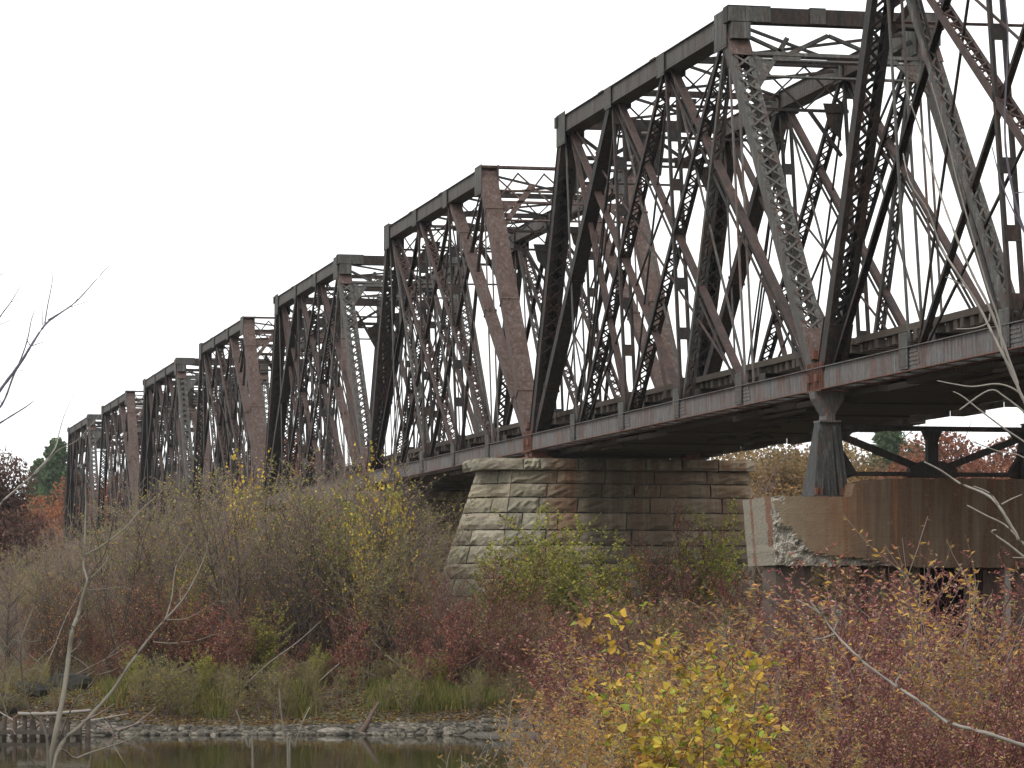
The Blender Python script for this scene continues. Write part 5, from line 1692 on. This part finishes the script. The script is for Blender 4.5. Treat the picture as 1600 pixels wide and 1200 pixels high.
# boulders behind the crib; the shadow of the hollow is painted as dark colour
for i, (px, Y, s) in enumerate(((10, 86.5, .7), (60, 87, .55), (110, 87.5, .5), (-30, 87, .6))):
    V, F = rocks[i]
    x = (px - 800) / FPX * Y
    o = mesh_np('shade_dark_boulder', V * np.array([1.4, 1, 1.3]) * s, F, None, [M['rock']], col=np.full((len(V), 3), .2))
    o.location = (x, Y, gz(x, Y) + .1)
    tag(o, 'boulder coloured dark for the shade on the bank behind the timber crib', 'boulder', 'dark boulders behind the crib')
# fallen dead stems leaning in the front of the thicket
for i in range(22):
    px = R_.uniform(40, 760); Y = R_.uniform(88, 91)
    a = P(px, 0, Y); a.z = gz(a.x, Y)
    an = R_.choice([-1, 1]) * R_.uniform(.3, 1.3); L_ = R_.uniform(1.2, 3.0)
    b = a + Vector((math.sin(an) * L_, R_.uniform(-.4, .6), math.cos(an) * L_))
    V, F = [], []
    tube(V, F, smooth_path([a, a.lerp(b, .35) + Vector((R_.uniform(-.1, .1), 0, R_.uniform(-.08, .1))), a.lerp(b, .7) + Vector((R_.uniform(-.08, .08), 0, 0)), b]), R_.uniform(.016, .030), .007, 5)
    tag(mesh_np('fallen_branch', V, [f for f in F if f[2] != f[3]], [f[:3] for f in F if f[2] == f[3]], [M['bark_pale'] if i % 2 else M['bark']], smooth=True),
        'pale fallen branch leaning at the foot of the far bank thicket', 'branch', 'fallen branches on the far bank')
# grass
def grass(name, n, region, hgt, pal, label, seed, wdt=.012):
    R = np.random.RandomState(seed)
    px, Y = region(R, n)
    x = (px - 800) / FPX * Y
    z = ground_h(x, Y)
    h = hgt * R.uniform(.4, 1.2, n)
    a = R.uniform(0, 6.28, n)
    dx, dy = np.cos(a), np.sin(a)
    lean = R.uniform(.05, .6, n) * h
    b = np.stack([x, Y, z - .02], 1)
    la = R.uniform(0, 6.28, n)
    tip = b + np.stack([np.cos(la) * lean, np.sin(la) * lean, h], 1)
    midp = b * .45 + tip * .55 + np.stack([0 * h, 0 * h, .10 * h], 1)
    w = np.stack([dx, dy, dx * 0], 1) * wdt
    V = np.stack([b - w, b + w, midp + w * .7, midp - w * .7, tip], 1).reshape(-1, 3)
    b0 = np.arange(n)[:, None] * 5
    pal = np.array(pal); c = pal[R.randint(0, len(pal), n)] * R.uniform(.7, 1.3, (n, 1))
    o = mesh_np(name, V, b0 + np.array([[0, 1, 2, 3]]), b0 + np.array([[3, 2, 4]]), [M['leaf']], col=np.repeat(c, 5, 0))
    tag(o, label, None, None, 'stuff')
def reg_shore(R, n):
    c = R.uniform(-60, 1050, n); k = R.choice([0, 1], n, p=[.12, .88])
    cl = R.choice([180, 340, 470, 600, 640, 660, 690, 705, 735, 770, 290, 840], n) + R.randn(n) * 13
    return np.where(k == 0, c, cl), 86.2 + np.abs(R.randn(n)) * 1.8
grass('bank_grass', 8500, reg_shore, .38, [(.11, .12, .028), (.16, .14, .04), (.085, .11, .02), (.20, .15, .06)], 'rough green and straw grass along the far bank', 3)
def reg_near(R, n):
    return R.uniform(500, 1750, n), R.uniform(12, 46, n)
grass('near_bank_grass', 30000, reg_near, .5, [(.16, .12, .05), (.11, .10, .03), (.20, .15, .07)], 'dry grass on the near bank under the foreground shrubs', 4, .005)
def reg_bent(R, n):
    return R.uniform(1150, 1700, n), R.uniform(60, 100, n)
grass('meadow_grass', 20000, reg_bent, .8, [(.19, .15, .07), (.13, .12, .03), (.20, .17, .08)], 'tan grass around the concrete bent', 5)
# fallen leaves on the shore
R = np.random.RandomState(8); n = 9000
px = R.uniform(-50, 900, n); Y = 85.5 + np.abs(R.randn(n)) * 2.2
x = (px - 800) / FPX * Y; z = ground_h(x, Y) + .03
c0 = np.stack([x, Y, z], 1); u = R.randn(n, 3) * np.array([1, 1, .3]); u /= np.linalg.norm(u, axis=1, keepdims=True); w = np.cross(u, np.array([[0, .3, 1.]]))
V = np.stack([c0 - u * .05, c0 + w * .035, c0 + u * .05, c0 - w * .035], 1).reshape(-1, 3)
pal = np.array([(.30, .17, .06), (.35, .26, .12), (.20, .09, .04), (.40, .30, .08)])
tag(mesh_np('fallen_leaves', V, np.arange(n)[:, None] * 4 + np.array([[0, 1, 2, 3]]), None, [M['leaf']], col=np.repeat(pal[R.randint(0, 4, n)], 4, 0)), 'fallen leaves scattered over the far bank stones', None, None, 'stuff')

# ------------------------------------------------------------------ thin autumn haze
mb = MB(); mb.box(-1300, 1300, -80, 2600, -4, 70)
hm = bpy.data.materials.new('thin_haze'); hm.use_nodes = True
t_ = hm.node_tree; t_.nodes.clear()
vo = t_.nodes.new('ShaderNodeVolumePrincipled'); vo.inputs['Density'].default_value = .0001
vo.inputs['Color'].default_value = (.9, .94, .97, 1)
ou = t_.nodes.new('ShaderNodeOutputMaterial'); t_.links.new(vo.outputs[0], ou.inputs['Volume'])
tag(mb.build('haze', hm), 'thin pale haze over the river valley', None, None, 'stuff')
